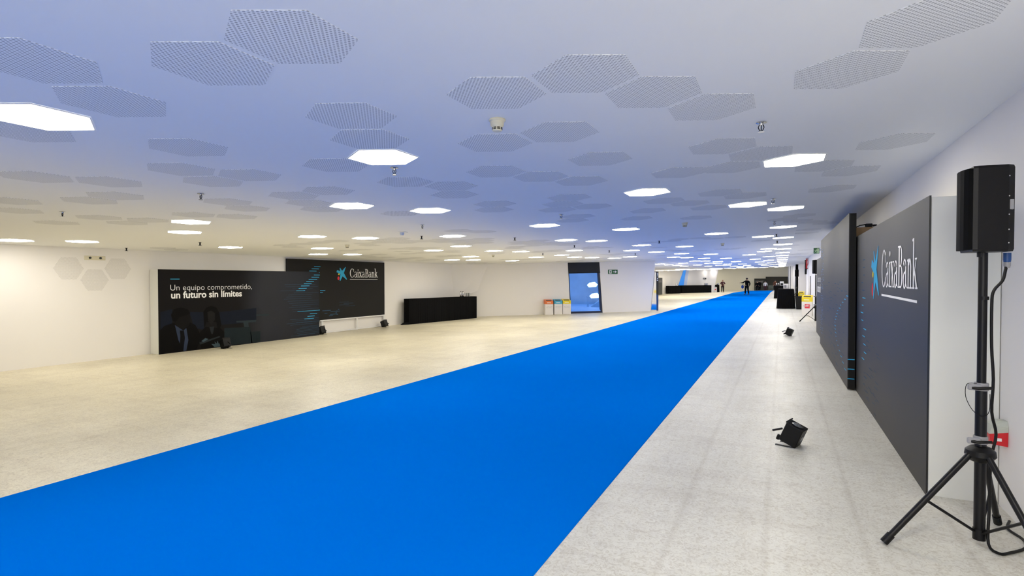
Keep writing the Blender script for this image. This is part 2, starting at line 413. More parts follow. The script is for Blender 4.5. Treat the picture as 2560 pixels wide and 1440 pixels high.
bl = thing('roller_blind', cz((dTL + dTR) / 2), 'black roller blind pulled part way down over the blue glazed doorway', 'blind')
di = Matrix.Translation(-Vector(bl.location))
plate([lerp(DB[3], DB[0], k), lerp(DB[2], DB[1], k), DB[2] - Vector((0, 0, .015)), DB[3] - Vector((0, 0, .015))], -.03, .03).build('blind_fabric', 'blind', bl)
pa, pb = lerp(DB[3], DB[0], k), lerp(DB[2], DB[1], k)
MB().tube([tuple(di @ (Vector(pa) - Vector((en.x, en.y, 0)) * .02)), tuple(di @ (Vector(pb) - Vector((en.x, en.y, 0)) * .02))], .022).build('bottom_bar', 'blackmet', bl)

# courtyard behind the doorway, open to the sky
mb = MB()
cy0, cy1, cy2, cy3 = (-17.5, 22.2), (-17.5, 38.0), (-8.6, 38.0), (-7.4, 31.2)
mb.add([(-14.9, 24.3, -.20), (-6.9, 30.3, -.20), (-8.6, 38, -.20), (-17.5, 38, -.20), (-17.5, 24, -.20)], [(0, 1, 2, 3, 4)])
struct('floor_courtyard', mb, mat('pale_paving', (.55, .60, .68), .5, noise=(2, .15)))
mb = MB()
bk = [(-19, 33.5), (-13.3, 36.4), (-9.0, 38.6)]
for p, q in zip(bk[:-1], bk[1:]):
    A = [(*p, -.3), (*q, -.3), (*q, 5.2), (*p, 4.2)]
    mb.slab(A, [(x - .1, y + .3, z) for x, y, z in A], 0)
struct('wall_courtyard', mb, 'conc')
def courtpt(px, py, off=8.0):
    d = ray(px, py); v = Vector((-.451, .8926)); t = off / (d[0] * v.x + d[1] * v.y)
    return Vector((d[0] * t, d[1] * t, CZ + d[2] * t))
for (px, py, lab) in ((1481, 712, 'upper glowing hexagonal lamp seen through the blue glass door'), (1487, 739.5, 'lower glowing hexagonal lamp seen through the blue glass door')):
    c0 = courtpt(px, py, 36.2); t = thing('hexagonal_wall_lamp', c0, lab, 'wall lamp', rz=TH)
    hexp = [(-.36, -.02), (-.20, .14), (.16, .19), (.36, .02), (.24, -.14), (-.24, -.17)]
    m_ = MB().add([(x, -.03, z) for x, z in hexp] + [(x, .04, z) for x, z in hexp], [tuple(range(6)), (11, 10, 9, 8, 7, 6)] + [(i, (i + 1) % 6, 6 + (i + 1) % 6, 6 + i) for i in range(6)])
    m_.build('diffuser', 'hexglow', t)
    MB().tube([(0, .03, 0), (0, .9, .2)], .03, 8).build('bracket', 'grey', t)
c0 = courtpt(1469.5, 757, 35.0); c0.z = -.20
t = thing('concrete_bollard', c0, 'narrow pale bollard standing in the courtyard behind the glass door', 'bollard', rz=TH)
MB().box((-.06, -.08, 0), (.06, .08, .62), bev=.01).build('post', 'conc', t)
MB().box((-.11, -.09, .622), (.08, .09, .70), bev=.01).build('cap', 'conc', t)
c0 = courtpt(1492, 758, 34.5); c0.z = -.20
t = MB().add([(-.4, 0, 0), (.35, 0, 0), (.5, 0, .62), (.4, .5, .6), (-.3, .6, 0), (.35, .6, 0)], [(0, 1, 2), (0, 2, 3, 4), (1, 5, 3, 2), (0, 4, 5, 1), (4, 3, 5)]).build('concrete_block', 'conc', loc=c0)
t.rotation_euler = (0, 0, TH); tag(t, 'sloping concrete wedge block on the courtyard floor below the lower lamp', 'block')

# mirror-clad end of the oblique wall
E2 = Vector((-6.18, 30.12, 0))
t = thing('mirror_panel', fz(e1b), 'tall narrow tapering mirror cladding the end of the white wall beside the carpet', 'mirror')
v = -Vector(t.location)
pm = [Vector(fz(e1b, .005)), Vector((E2.x, E2.y, F(E2.x, E2.y) + .005)), onwall(1639.5, 681), onwall(1637, 681)]
e2p = onwall(1641, 777.5); pm[1] = Vector((e2p.x, e2p.y, F(e2p.x, e2p.y) + .005))
o3 = Vector((en.x, en.y, 0))
MB().slab([tuple(p + v - o3 * .02) for p in pm], [tuple(p + v + o3 * .03) for p in pm], 0).build('mirror_sheet', 'mirror', t)
ct = pm[1] + Vector((.02, .1, 0))
# second facet beside the mirror, its reflections painted onto a narrow box
cb_ = fl(1643.4, 776.5)
t = thing('painted_reflection', cb_, 'thin facet at the right end of the white wall, reflections painted dark blue and black', 'wall facet', rz=TH)
wq = 2.2 * (27.5 / 1333) / 1
MB().box((-.06, 0, .9), (.055, .12, 2.20)).build('upper_face', 'pan_far', t)
MB().box((-.06, 0, 0), (.055, .12, .898)).build('lower_face', 'bluestrip', t)
lm = MB()
for k_, (zz, hh) in enumerate(((2.08, .05), (2.0, .05), (1.93, .04), (1.78, .07), (1.68, .06))):
    lm.box((-.035 + (k_ % 2) * .01, -.006, zz), (.03, -.001, zz + hh))
lm.build('letter_marks', 'print_white', t)

# carpet
ys = [YB + .5, 75, 103.5]; mb = MB(); x0, x1 = -5.57, -1.22; vs = []
for y in ys:
    for x, dz in ((x0, .0), (x0 + .01, .006), (x1 - .01, .006), (x1, .0)): vs.append(fpt(x, y, dz + .001))
fs = []
for i in range(2):
    for j in range(3): fs.append((i * 4 + j, i * 4 + j + 1, i * 4 + 5 + j, i * 4 + 4 + j))
mb.add(vs, fs)
tag(mb.build('carpet_runner', 'carpet'), 'bright blue carpet runner stretching the whole length of the hall floor', 'carpet')

# ------------------------------------------------------------------ ceiling lights and perforated hexagons
def hexpoly(r): return [(r * math.cos(R(30 + 60 * k)), r * math.sin(R(30 + 60 * k))) for k in range(6)]
def tilt(o, y):
    o.rotation_euler = (math.atan(.019) if y > 55 else 0, -math.atan(.03), 0)
LIGHTS = {  # x, y : label of the ones near enough to single out
 (-4.37, 1.75): 'largest hexagonal ceiling light, cut by the left edge of the photo near the top',
 (-3.22, 3.79): 'large hexagonal ceiling light nearest the camera over the left half of the blue carpet',
 (0.10, 6.11): 'large hexagonal ceiling light nearest the right wall, beside a perforated cluster',
 (-1.59, 7.10): 'hexagonal ceiling light above the carpet, alone right of centre before the far rows',
 (-5.41, 5.70): 'hexagonal ceiling light, left one of the two side by side left of centre',
 (-4.81, 6.74): 'hexagonal ceiling light, right one of the two side by side left of centre',
 (-0.49, 9.23): 'hexagonal ceiling light just left of the first sprinkler of the right-hand row',
 (0.05, 10.14): 'hexagonal ceiling light starting the right-hand row, just right of a sprinkler',
 (-8.63, 5.43): 'hexagonal ceiling light, nearer one of two stacked left of the centre, above the slogan panel',
 (-4.22, 9.79): 'hexagonal ceiling light right of centre, largest one above the doorway wall',
 (-10.11, 6.24): 'hexagonal ceiling light, farther one of two stacked above the slogan panel',
 (-3.08, 11.68): 'hexagonal ceiling light with a tiny sprinkler under its near edge, right of the doorway',
 (-9.07, 8.36): 'hexagonal ceiling light above the left part of the raised logo panel',
 (-6.77, 10.36): 'hexagonal ceiling light above and left of the black bar, nearest of its cluster',
 (-8.50, 9.39): 'hexagonal ceiling light right of a round smoke detector above the raised logo panel',
 (0.02, 13.71): 'second hexagonal ceiling light of the right-hand row, counting from the camera',
 (-5.13, 13.34): 'hexagonal ceiling light, left one of the pair above the doorway',
 (-1.48, 14.39): 'hexagonal ceiling light between the two dark smoke detectors right of the doorway',
 (-13.23, 5.99): 'hexagonal ceiling light close to the left wall above the perforated wall hexagons',
 (-4.57, 14.22): 'hexagonal ceiling light, right one of the pair above the doorway',
 (-8.21, 13.00): 'hexagonal ceiling light in front of the left end of the black bar, upper of two',
 (-12.61, 8.95): 'hexagonal ceiling light near the left wall above the right end of the slogan panel',
 (-11.35, 10.81): 'hexagonal ceiling light above the logo panel, upper left of three close together',
 (-0.47, 16.31): 'hexagonal ceiling light standing just left of the third light of the right-hand row',
 (-9.77, 13.86): 'hexagonal ceiling light above the black bar, lower left of two',
 (0.03, 17.26): 'third hexagonal ceiling light of the right-hand row, counting from the camera',
 (-3.97, 16.97): 'hexagonal ceiling light high right of the green exit sign by the doorway',
 (-8.53, 15.53): 'hexagonal ceiling light above the three bins, nearer one of two',
 (-13.25, 12.45): 'hexagonal ceiling light above the logo panel, farthest of three close together',
 (-8.02, 16.54): 'hexagonal ceiling light above the coloured bins, right of its twin',
 (-12.65, 13.34): 'hexagonal ceiling light above the bank name on the raised logo panel',
 (-6.46, 17.59): 'hexagonal ceiling light directly above the black roller blind, nearer one',
 (-2.94, 18.75): 'hexagonal ceiling light far over the carpet near the farther dark smoke detector',
 (-4.90, 19.36): 'hexagonal ceiling light above the green arrow exit sign',
 (-7.82, 19.85): 'hexagonal ceiling light above and left of the black roller blind'}
def light_proto():
    r = .322
    root = bpy.data.objects.new('ceiling_light', None); COL.objects.link(root)
    hp = hexpoly(r); hi = hexpoly(r - .012); ho = hexpoly(r)
    MB().add([(x, y, -.004) for x, y in hi], [tuple(range(5, -1, -1))]).build('diffuser', 'lamp', root)
    m_ = MB(); n = 6
    vs = [(x, y, 0) for x, y in ho] + [(x, y, -.006) for x, y in ho] + [(x, y, -.006) for x, y in hi] + [(x, y, 0) for x, y in hi]
    fs = []
    for i in range(6):
        j = (i + 1) % 6; fs += [(i, i + 6, j + 6, j), (i + 6, i + 12, j + 12, j + 6), (i + 12, i + 18, j + 18, j + 12)]
    m_.add(vs, fs).build('frame', 'whitemet', root)
    return root
lp = light_proto(); first = True
for (x, y), lab in LIGHTS.items():
    o = lp if first else copy_tree(lp); first = False
    o.location = cpt(x, y, -.001); tilt(o, y); tag(o, lab, 'ceiling light', 'hexagonal ceiling lights')
placed = list(LIGHTS)
dm = MB().add([(x, y, -.004) for x, y in hexpoly(.322)] + [(x, y, .0) for x, y in hexpoly(.322)], [tuple(range(5, -1, -1))] + [(i, i + 6, (i + 1) % 6 + 6, (i + 1) % 6) for i in range(6)])
far_proto = dm.build('ceiling_light', 'lamp'); fused = [False]
def far_light(x, y, lab, grp):
    if any(abs(x - a) < .6 and abs(y - b) < .62 for a, b in placed): return
    placed.append((x, y))
    o = far_proto if not fused[0] else far_proto.copy()
    if fused[0]: COL.objects.link(o)
    fused[0] = True
    o.location = cpt(x, y, -.001); tilt(o, y); tag(o, lab, 'ceiling light', grp)
# the dense right-hand rows
for k in range(27):
    far_light(.03, 20.6 + k * 3.2, 'small distant hexagonal ceiling light in the dense straight row along the right wall', 'row of hexagonal ceiling lights along the right wall')
for k in range(14):
    far_light(-.66 + .08 * math.sin(k * 2.1), 25.0 + k * 5.9, 'distant hexagonal ceiling light loosely placed just left of the straight right-hand row', 'ceiling lights beside the right-hand row')
A_ = 'distant hexagonal ceiling light along the foot of the ceiling between the logo panel and the wall end'
for px, py in ((1176, 641.5), (1130, 650), (1183, 650), (1404, 637.5), (1341, 643), (1281, 652), (1437, 643), (1480, 644), (1536, 645.5), (1575, 642), (1641, 630), (1684, 643), (1704, 634), (1717.5, 644), (35, 601), (1234, 627.5), (1302, 628.5)):
    p = ce(px, py)
    far_light(p.x, p.y, 'mid-distance hexagonal ceiling light near the left and oblique walls' if px < 1640 else 'mid-distance hexagonal ceiling light over the right side of the wall end', 'ceiling lights near the oblique wall')
B_ = 'far hexagonal ceiling light scattered over the distant part of the blue carpet'
for px, py in ((1777.5, 635.5), (1873, 637), (1888, 648), (1899, 655), (1815, 646), (1760, 646), (1737, 652.6), (1763, 652.6), (1795, 654), (1840, 654), (1906, 660), (1913, 663), (1773, 658), (1794, 658), (1819, 660), (1856, 660), (1868, 663.6), (1817, 663), (1799, 663), (1835, 665.5), (1851, 666), (1708, 658), (1694, 663.5), (1744, 662.5), (1771, 665.5), (1672, 662), (1711, 665.5), (1650, 660), (1921, 622)):
    p = ce(px, py)
    if p: far_light(p.x, p.y, B_, 'far scattered ceiling lights')
for k in range(78):
    y = rnd.uniform(52, 107); x = rnd.uniform(-13.5, -2.0)
    if y < 68 and x < -6.3 - (y - 30) * .2: continue
    far_light(x, y, B_, 'far scattered ceiling lights')
# unseen lamps added behind the camera for more light near the viewpoint
for (x, y) in ((-1.6, -1.4), (.2, -.4), (.75, 1.95), (-.1, 1.15), (.85, -1.7), (-.4, -3.5), (-3.6, -2.2), (-5.9, -.6), (-8.3, -1.9), (-11.9, -1.6), (-6.6, -3.4)):
    far_light(x, y, 'added hexagonal fill light out of view behind the viewpoint', 'added fill lights behind the viewpoint')

PERF = [(-2.08,1.80),(-1.01,2.93),(-2.66,1.80),(0.62,3.16),(-1.59,2.93),(-0.73,3.43),(0.33,3.66),(-3.39,1.33),(-2.65,2.79),(-0.44,3.93),(-3.68,1.84),(-1.56,3.92),(-2.93,3.29),(-2.14,3.92),(-4.31,2.70),(-0.48,5.11),(-4.83,1.84),(-1.56,4.96),(-3.80,3.79),(-2.66,4.89),(-0.19,5.61),(0.88,5.80),(-2.37,5.39),(-5.11,3.13),(-4.82,3.64),(-3.76,4.79),(-1.02,6.06),(-.48,6.11),(0.39,6.61),(-2.08,5.89),(-3.47,5.29),(-5.40,3.64),(-4.83,4.70),(-3.76,5.79),(-6.24,3.08),(-6.53,2.58),(-5.41,4.70),(0.68,7.11),(-2.61,6.90),(-5.70,5.20),(-3.71,6.78),(-0.76,7.77),(-6.44,4.54),(-7.05,3.54),(-5.99,5.70),(-2.90,7.40),(-1.55,8.02),(-0.47,8.27),(-4.00,7.28),(-2.61,7.90),(-7.63,3.54),(0.59,8.35),(-6.73,5.04),(-5.39,6.74),(-3.19,7.90),(-1.26,8.52),(-8.35,3.05),(-2.00,8.95),(-7.85,4.98),(-1.07,9.23),(-7.56,5.48),(-3.20,8.89),(-9.21,3.41),(-9.14,4.36),(-3.49,9.39),(-2.41,9.86),(-8.92,4.93),(-9.50,4.93),(-10.22,4.29)]
PLAB = ['perforated hexagon, right one of the large touching pair at the top left of the ceiling',
 'perforated hexagon, largest of the four in a chain right of the smoke detector',
 'perforated hexagon, left one of the large touching pair at the top left of the ceiling',
 'perforated hexagon running out of the top right edge of the photo',
 'perforated hexagon, leftmost of the four in a chain directly above the smoke detector',
 'perforated hexagon, third from the left in the chain of four above the smoke detector',
 'perforated hexagon, lower left one of the touching pair at the top right of the ceiling',
 'perforated hexagon cut by the left edge of the photo, above its touching neighbour',
 'perforated hexagon above the light nearest the camera over the carpet, upper of two',
 'perforated hexagon, rightmost and smallest of the chain of four right of the smoke detector',
 'perforated hexagon touching the upper side of the largest ceiling light at the left edge',
 'perforated hexagon just right below the smoke detector, right one of a pair',
 'perforated hexagon touching the upper side of the light over the carpet, lower of two',
 'perforated hexagon directly below the smoke detector, left one of a pair',
 'lone perforated hexagon left of centre between the two left-hand clusters',
 'perforated hexagon, top left of the cluster beside the large light near the right wall',
 'perforated hexagon touching the lower side of the largest ceiling light at the left edge',
 'lone perforated hexagon in the middle of the ceiling, right of the detector']
hm = MB().prism(hexpoly(.312), -.0015, .004); pf_proto = None
def perf(x, y, lab, grp):
    global pf_proto
    if pf_proto is None: pf_proto = hm.build('perforated_panel', 'perf'); o = pf_proto
    else: o = pf_proto.copy(); COL.objects.link(o)
    o.location = cpt(x, y, -.001); tilt(o, y); tag(o, lab, 'perforated panel', grp)
pplaced = []
def near_light(x, y): return any(math.hypot(x - a, y - b) < .55 for a, b in placed)
for i, (x, y) in enumerate(PERF):
    if i > 17 and near_light(x, y): continue
    pplaced.append((x, y))
    if i < len(PLAB): perf(x, y, PLAB[i], 'large perforated hexagons of the near ceiling')
    elif y < 6.7: perf(x, y, 'perforated hexagon in the middle ceiling clusters' + (' left of the carpet' if x < -5.4 else ' above the carpet' if x < -1.3 else ' near the right wall'), 'perforated hexagons in the middle ceiling clusters')
    else: perf(x, y, 'small distant perforated hexagon among the faint clusters of the far ceiling', 'faint perforated hexagons of the far ceiling')
cnt = 0; tries = 0; DX = .578
while cnt < 170 and tries < 4000:
    tries += 1
    y = rnd.uniform(7.5, 34); x = rnd.uniform(-13.8, .9)
    if y > 24 and x < -14.85 + (y - 23.6) * 1.35: continue
    if y < 10 and -4.5 < x < 1: continue
    if y < 9 and x > -9.5: continue
    j = round(y / (DX * .866)); y = j * DX * .866; x = round(x / DX) * DX + (j % 2) * DX / 2
    if near_light(x, y) or any(math.hypot(x - a, y - b) < .55 for a, b in pplaced): continue
    grow = [(x, y)]
    for n in ((DX, 0), (DX / 2, DX * .866), (-DX / 2, DX * .866)):
        if rnd.random() < .42: grow.append((x + n[0], y + n[1]))
    for gx, gy in grow:
        if gx > 1.05 or gx < -14.5 or near_light(gx, gy) or any(math.hypot(gx - a, gy - b) < .55 for a, b in pplaced): continue
        if gy > 23 and gx < -14.3 + (gy - 23.6) * 1.35: continue
        pplaced.append((gx, gy)); cnt += 1
        perf(gx, gy, 'small distant perforated hexagon among the faint clusters of the far ceiling', 'faint perforated hexagons of the far ceiling')
# three on the left wall
for (px, py, lab) in ((172, 671, 'perforated hexagon on the left wall, left one of three'), (237, 700, 'perforated hexagon on the left wall, lowest and middle one of three'), (295, 672, 'perforated hexagon on the left wall, right one of three')):
    d = ray(px, py); t_ = XL / d[0]; y, z = d[1] * t_, CZ + d[2] * t_
    o = MB().prism([(q[1], q[0]) for q in hexpoly(.30)], -.001, .002).build('perforated_wall_panel', 'perf_wall', loc=(XL + .0015, y, z)); o.rotation_euler = (R(90), 0, R(90))
    tag(o, lab, 'perforated panel', 'perforated hexagons on the left wall')

# ------------------------------------------------------------------ small ceiling fittings
def sprinkler_proto():
    t = bpy.data.objects.new('sprinkler', None); COL.objects.link(t)
    MB().lathe([(.028, 0), (.030, -.004), (.012, -.008), (.010, -.018)], 14).build('base_plate', 'steel', t, smooth=True)
    m_ = MB(); m_.tube([(.010, 0, -.014), (.016, 0, -.03), (.010, 0, -.046), (0, 0, -.054)], .0028, 6); m_.tube([(-.010, 0, -.014), (-.016, 0, -.03), (-.010, 0, -.046), (0, 0, -.054)], .0028, 6)
    m_.build('frame', 'blackmet', t)
    MB().tube([(0, 0, -.016), (0, 0, -.05)], .003, 6).build('bulb', 'blackmet', t)
    MB().lathe([(.019, -.058), (.019, -.055)], 14).build('deflector', 'steel', t)
    return t
sp = sprinkler_proto(); first = True
for px, py, lab in ((1903, 306, 'sprinkler head nearest the camera, on the bare ceiling at the right'), (986, 419, 'sprinkler head just below the large light nearest the camera'), (502, 484, 'sprinkler head left of centre above the slogan panel'),
    (156, 529, 'sprinkler head near the left edge of the ceiling'), (1403, 536, 'sprinkler head above the doorway, left of the carpet axis'), (1056, 562, 'sprinkler head left of centre, over the space before the black bar'),
    (1933, 497, 'sprinkler head above the second and third lights at the right'), (1936, 554, 'sprinkler head left of the right-hand light row, second of that side')):
    o = sp if first else copy_tree(sp); first = False
    o.location = ce(px, py); o.location.z -= .0005; o.scale = (1.25,) * 3; tag(o, lab, 'sprinkler', 'ceiling sprinklers')
dsp = MB().lathe([(.03, 0), (.012, -.01), (.012, -.05), (.03, -.055), (.03, -.06)], 8).build('sprinkler', 'blackmet', loc=(0, 0, 0)); first = True
for px, py in ((316, 620), (500, 606), (1287, 594), (1436, 613), (1523, 626), (1357, 633), (1648, 602), (1588, 633), (1941, 585), (1943, 602), (1054, 590)):
    o = dsp if first else dsp.copy()
    if not first: COL.objects.link(o)
    first = False; o.location = ce(px, py); o.location.z -= .0005; o.scale = (1.2,) * 3; tag(o, 'tiny distant sprinkler head on the far part of the ceiling', 'sprinkler', 'distant ceiling sprinklers')
def smoke(loc, lab, s=1):
    t = thing('smoke_detector', loc, lab, 'smoke detector', 'smoke detectors'); t.scale = (s,) * 3
    MB().lathe([(.060, 0), (.062, -.010), (.052, -.018), (.050, -.030)], 28).build('base', 'ivory', t, smooth=True)
    b = MB().lathe([(.050, -.0305), (.049, -.045), (.040, -.055), (.038, -.058), (.0365, -.078), (.030, -.086), (.012, -.090)], 28).build('sensor_cap', 'ivory', t, smooth=True)
    m_ = MB()
    for k in range(8):
        for zz in (-.0665, -.0755):
            a = 2 * math.pi * k / 8
            rr = .0385
            pts = [(rr * math.cos(a + e), rr * math.sin(a + e)) for e in (-.3, 0, .3)]
            ins = [(x * .9, y * .9) for x, y in pts][::-1]
            m_.prism(pts + ins, zz, zz + .0065)
    m_.build('vent_slots', 'black', t)
    return t
smoke(ce(1243, 299), 'ivory smoke detector hanging nearest the camera above a pair of perforated hexagons', .98)
smoke(ce(1712, 557), 'nearer smoke detector right of the doorway, over the carpet', 1.0)
smoke(ce(1806, 608), 'farther smoke detector over the carpet, under a light')
smoke(ce(868, 612), 'ivory smoke detector above the raised logo panel')
smoke(ce(1233, 637), 'small distant smoke detector above the right end of the black bar')
t = thing('ceiling_beacon', ce(1005, 580.5), 'pale blue cup-shaped beacon on the ceiling left of the doorway', 'beacon')
MB().lathe([(.12, 0), (.12, -.006)], 20).build('mounting_disc', 'ceil', t)
MB().lathe([(.045, -.0065), (.042, -.05), (.03, -.065)], 16).build('cup', mat('pale_blue_plastic', (.5, .58, .75), .3, noise=(9, .03)), t, smooth=True)
d = ray(237, 645); t_ = XL / d[0]
t = thing('emergency_lamp_plate', (XL + .002, d[1] * t_, CZ + d[2] * t_), 'small pale plate with two round sensors high on the left wall', 'wall plate')
MB().box((0, -.22, -.05), (.02, .22, .05), bev=.004).build('plate', 'ivory', t)
for s_ in (-.11, .11): MB().lathe([(.028, 0), (.024, .02), (.01, .024)], 12, Matrix.Translation((.021, s_, 0)) @ Matrix.Rotation(R(90), 4, 'Y')).build('sensor', 'dark_sign', t)

# ------------------------------------------------------------------ lettering
def text_mb(txt, bold=0.0, width=None, height=None):
    cu = bpy.data.curves.new('lettering', 'FONT'); cu.body = txt; cu.offset = bold; cu.resolution_u = 4
    o = bpy.data.objects.new('lettering_source', cu); COL.objects.link(o)
    dg = bpy.context.evaluated_depsgraph_get(); me = bpy.data.meshes.new_from_object(o.evaluated_get(dg))
    vs = [v.co.copy() for v in me.vertices]; fs = [tuple(p.vertices) for p in me.polygons]
    bpy.data.objects.remove(o); bpy.data.curves.remove(cu); bpy.data.meshes.remove(me)
    xs = [v.x for v in vs]; x0, x1 = min(xs), max(xs)
    sx = width / (x1 - x0) if width else 1; sy = height / .7 if height else sx
    return [((v.x - x0) * sx, v.y * sy) for v in vs], fs
def decal(pts, faces, mp, name, m, parent):
    """flat print; mp maps (u, v) to a point in the parent's space"""
    n = len(pts); root = list(range(n))
    def fd(i):
        while root[i] != i: root[i] = root[root[i]]; i = root[i]
        return i
    for f in faces:
        for q in f[1:]: root[fd(q)] = fd(f[0])
    ids = {}; o = Vector(mp(0, 0)); nn = (Vector(mp(1, 0)) - o).cross(Vector(mp(0, 1)) - o).normalized()
    lay = [ids.setdefault(fd(i), len(ids)) % 9 for i in range(n)]    # strokes lie on one another like layers of ink
    mb = MB(); mb.add([tuple(Vector(mp(u, v)) + nn * .0002 * lay[i]) for i, (u, v) in enumerate(pts)], faces); return mb.build(name, m, parent)
def ring(cx, cy, rx, ry, tx, ty, a0, a1, n=14):
    vs = []; fs = []
    for i in range(n + 1):
        a = R(a0 + (a1 - a0) * i / n); vs += [(cx + rx * math.cos(a), cy + ry * math.sin(a)), (cx + (rx - tx) * math.cos(a), cy + (ry - ty) * math.sin(a))]
        if i: fs.append((2 * i - 2, 2 * i - 1, 2 * i + 1, 2 * i))
    return vs, fs
def serif_word():
    """CaixaBank in drawn serif capitals; cap height 1, returns pts, faces, width"""
    V = []; Fc = []; x = 0
    def put(p): 
        o = len(V); V.extend([(a + x, b) for a, b in p[0]]); Fc.extend([tuple(i + o for i in f) for f in p[1]])
    def q(*pts): put((list(pts), [tuple(range(len(pts)))]))
    def bar(x0, x1, y0, y1): q((x0, y0), (x1, y0), (x1, y1), (x0, y1))
    def serif(xc, y, w_=.13, h=.035): bar(xc - w_, xc + w_, y, y + h)
    T = .105                                   # stem
    # C
    put(ring(.36, .5, .36, .52, .12, .045, 48, 312, 26)); q((.57, .66), (.62, .66), (.62, .95), (.585, .95)); q((.57, .07), (.63, .26), (.60, .27), (.55, .12)); x += .70
    def a_():
        put(ring(.20, .44, .19, .235, .055, .05, 20, 150, 8)); bar(.29, .39, .04, .50); q((.39, .04), (.46, .0), (.47, .03), (.39, .12)); bar(.06, .13, .52, .59)
        put(ring(.18, .18, .175, .20, .09, .045, 60, 330, 16)); q((.22, .33), (.30, .38), (.30, .43), (.20, .37))
    def i_():
        bar(.06, .165, 0, .66); serif(.11, 0, .12); q((-.01, .60), (.07, .60), (.07, .66), (-.01, .635)); put(([(.115 + .065 * math.cos(R(k * 36)), .87 + .075 * math.sin(R(k * 36))) for k in range(10)], [tuple(range(10))]))
    def n_():
        bar(.06, .165, 0, .66); serif(.11, 0, .12); q((-.01, .60), (.07, .60), (.07, .66), (-.01, .635)); put(ring(.27, .42, .165, .245, .10, .075, 10, 150, 10)); bar(.335, .435, 0, .46); serif(.385, 0, .12)
    def x_():
        q((.03, .64), (.155, .64), (.46, .02), (.33, .02)); q((.34, .64), (.395, .64), (.11, .02), (.055, .02)); bar(-.02, .2, .625, .66); bar(.27, .46, .625, .66); bar(-.01, .18, 0, .035); bar(.27, .49, 0, .035)
    a_(); x += .48; i_(); x += .255; x_(); x += .49; a_(); x += .50
    # B
    bar(.10, .225, 0, 1); bar(.0, .30, .965, 1.0); bar(.0, .30, 0, .035); bar(.2, .32, .955, 1.0); bar(.2, .36, .50, .545); bar(.2, .34, 0, .045)
    put(ring(.29, .745, .215, .255, .115, .045, -90, 90, 12)); put(ring(.33, .268, .25, .275, .125, .045, -90, 90, 12)); x += .62
    a_(); x += .49; n_(); x += .53
    # k
    bar(.06, .165, 0, 1.08); serif(.11, 0, .12); q((-.02, 1.02), (.07, 1.02), (.07, 1.09), (-.02, 1.06)); q((.15, .30), (.34, .62), (.40, .62), (.20, .27)); q((.19, .36), (.27, .42), (.50, .02), (.37, .02)); bar(.26, .46, .62, .655); bar(.32, .55, 0, .035)
    return V, Fc, x + .5
SW = serif_word()
def star_shapes():
    """blue five-armed brush star with a yellow and a red spot; box 1 wide, 1.15 high"""
    arms = []
    def arm(c, tip, w0, w1, k=.35):
        cx, cy = c; tx, ty = tip; dx, dy = tx - cx, ty - cy; l = math.hypot(dx, dy); nx, ny = -dy / l, dx / l
        P = []
        for s_ in (0, .35, .7, 1): P.append((cx + dx * s_ + nx * (w0 * (1 - s_) + w1 * s_) * (1.15 if s_ == .35 else 1), cy + dy * s_ + ny * (w0 * (1 - s_) + w1 * s_)))
        for s_ in (1, .7, .35, 0): P.append((cx + dx * s_ - nx * (w0 * (1 - s_) + w1 * s_) * (1.15 if s_ == .35 else 1), cy + dy * s_ - ny * (w0 * (1 - s_) + w1 * s_)))
        return P
    c = (.53, .62)
    for tip, w0, w1 in (((.05, .80), .11, .09), ((.33, 1.06), .12, .03), ((.86, 1.14), .13, .02), ((.97, .12), .15, .03), ((.34, .02), .14, .03)): arms.append(arm(c, tip, w0, w1))
    V = []; Fc = []
    for a in arms + [[(c[0] + .17 * math.cos(k), c[1] + .17 * math.sin(k)) for k in [2 * math.pi * i / 12 for i in range(12)]]]:
        o = len(V); V += a; Fc.append(tuple(range(o, o + len(a))))
    el = lambda cx, cy, rx, ry: ([(cx + rx * math.cos(2 * math.pi * i / 16), cy + ry * math.sin(2 * math.pi * i / 16)) for i in range(16)], [tuple(range(16))])
    return (V, Fc), el(.24, .55, .07, .07), el(.20, .22, .09, .15)
STAR = star_shapes()
def bank_logo(parent, mp, u0, v0, W, H):
    """star + word + underline, u0 v0 = lower left of the star, W total width, H star height"""
    sw = W * .245; st, ye, re = STAR
    f = lambda p: [(u0 + a * sw, v0 + b * H / 1.15) for a, b in p]
    decal(f(st[0]), st[1], mp, 'star_emblem', 'print_cyan', parent); decal(f(ye[0]), ye[1], mp, 'yellow_spot', 'print_yellow', parent); decal(f(re[0]), re[1], mp, 'red_spot', 'print_red', parent)
    wx = u0 + W * .31; ww = W * .69; ch = H * .62; vb = v0 + H * .26
    decal([(wx + a / SW[2] * ww, vb + b * ch) for a, b in SW[0]], SW[1], mp, 'bank_name', 'print_white', parent)
    decal([(wx, v0 + H * .10), (wx + ww, v0 + H * .08), (wx + ww, v0 + H * .115), (wx, v0 + H * .135)], [(0, 1, 2, 3)], mp, 'underline', 'print_white', parent)
def dashes(lst):                               # (u, v, len, thickness)
    P = []; Fc = []
    for u, v, l, t in lst:
        o = len(P); P += [(u, v), (u + l, v), (u + l, v + t), (u, v + t)]; Fc.append((o, o + 1, o + 2, o + 3))
    return P, Fc

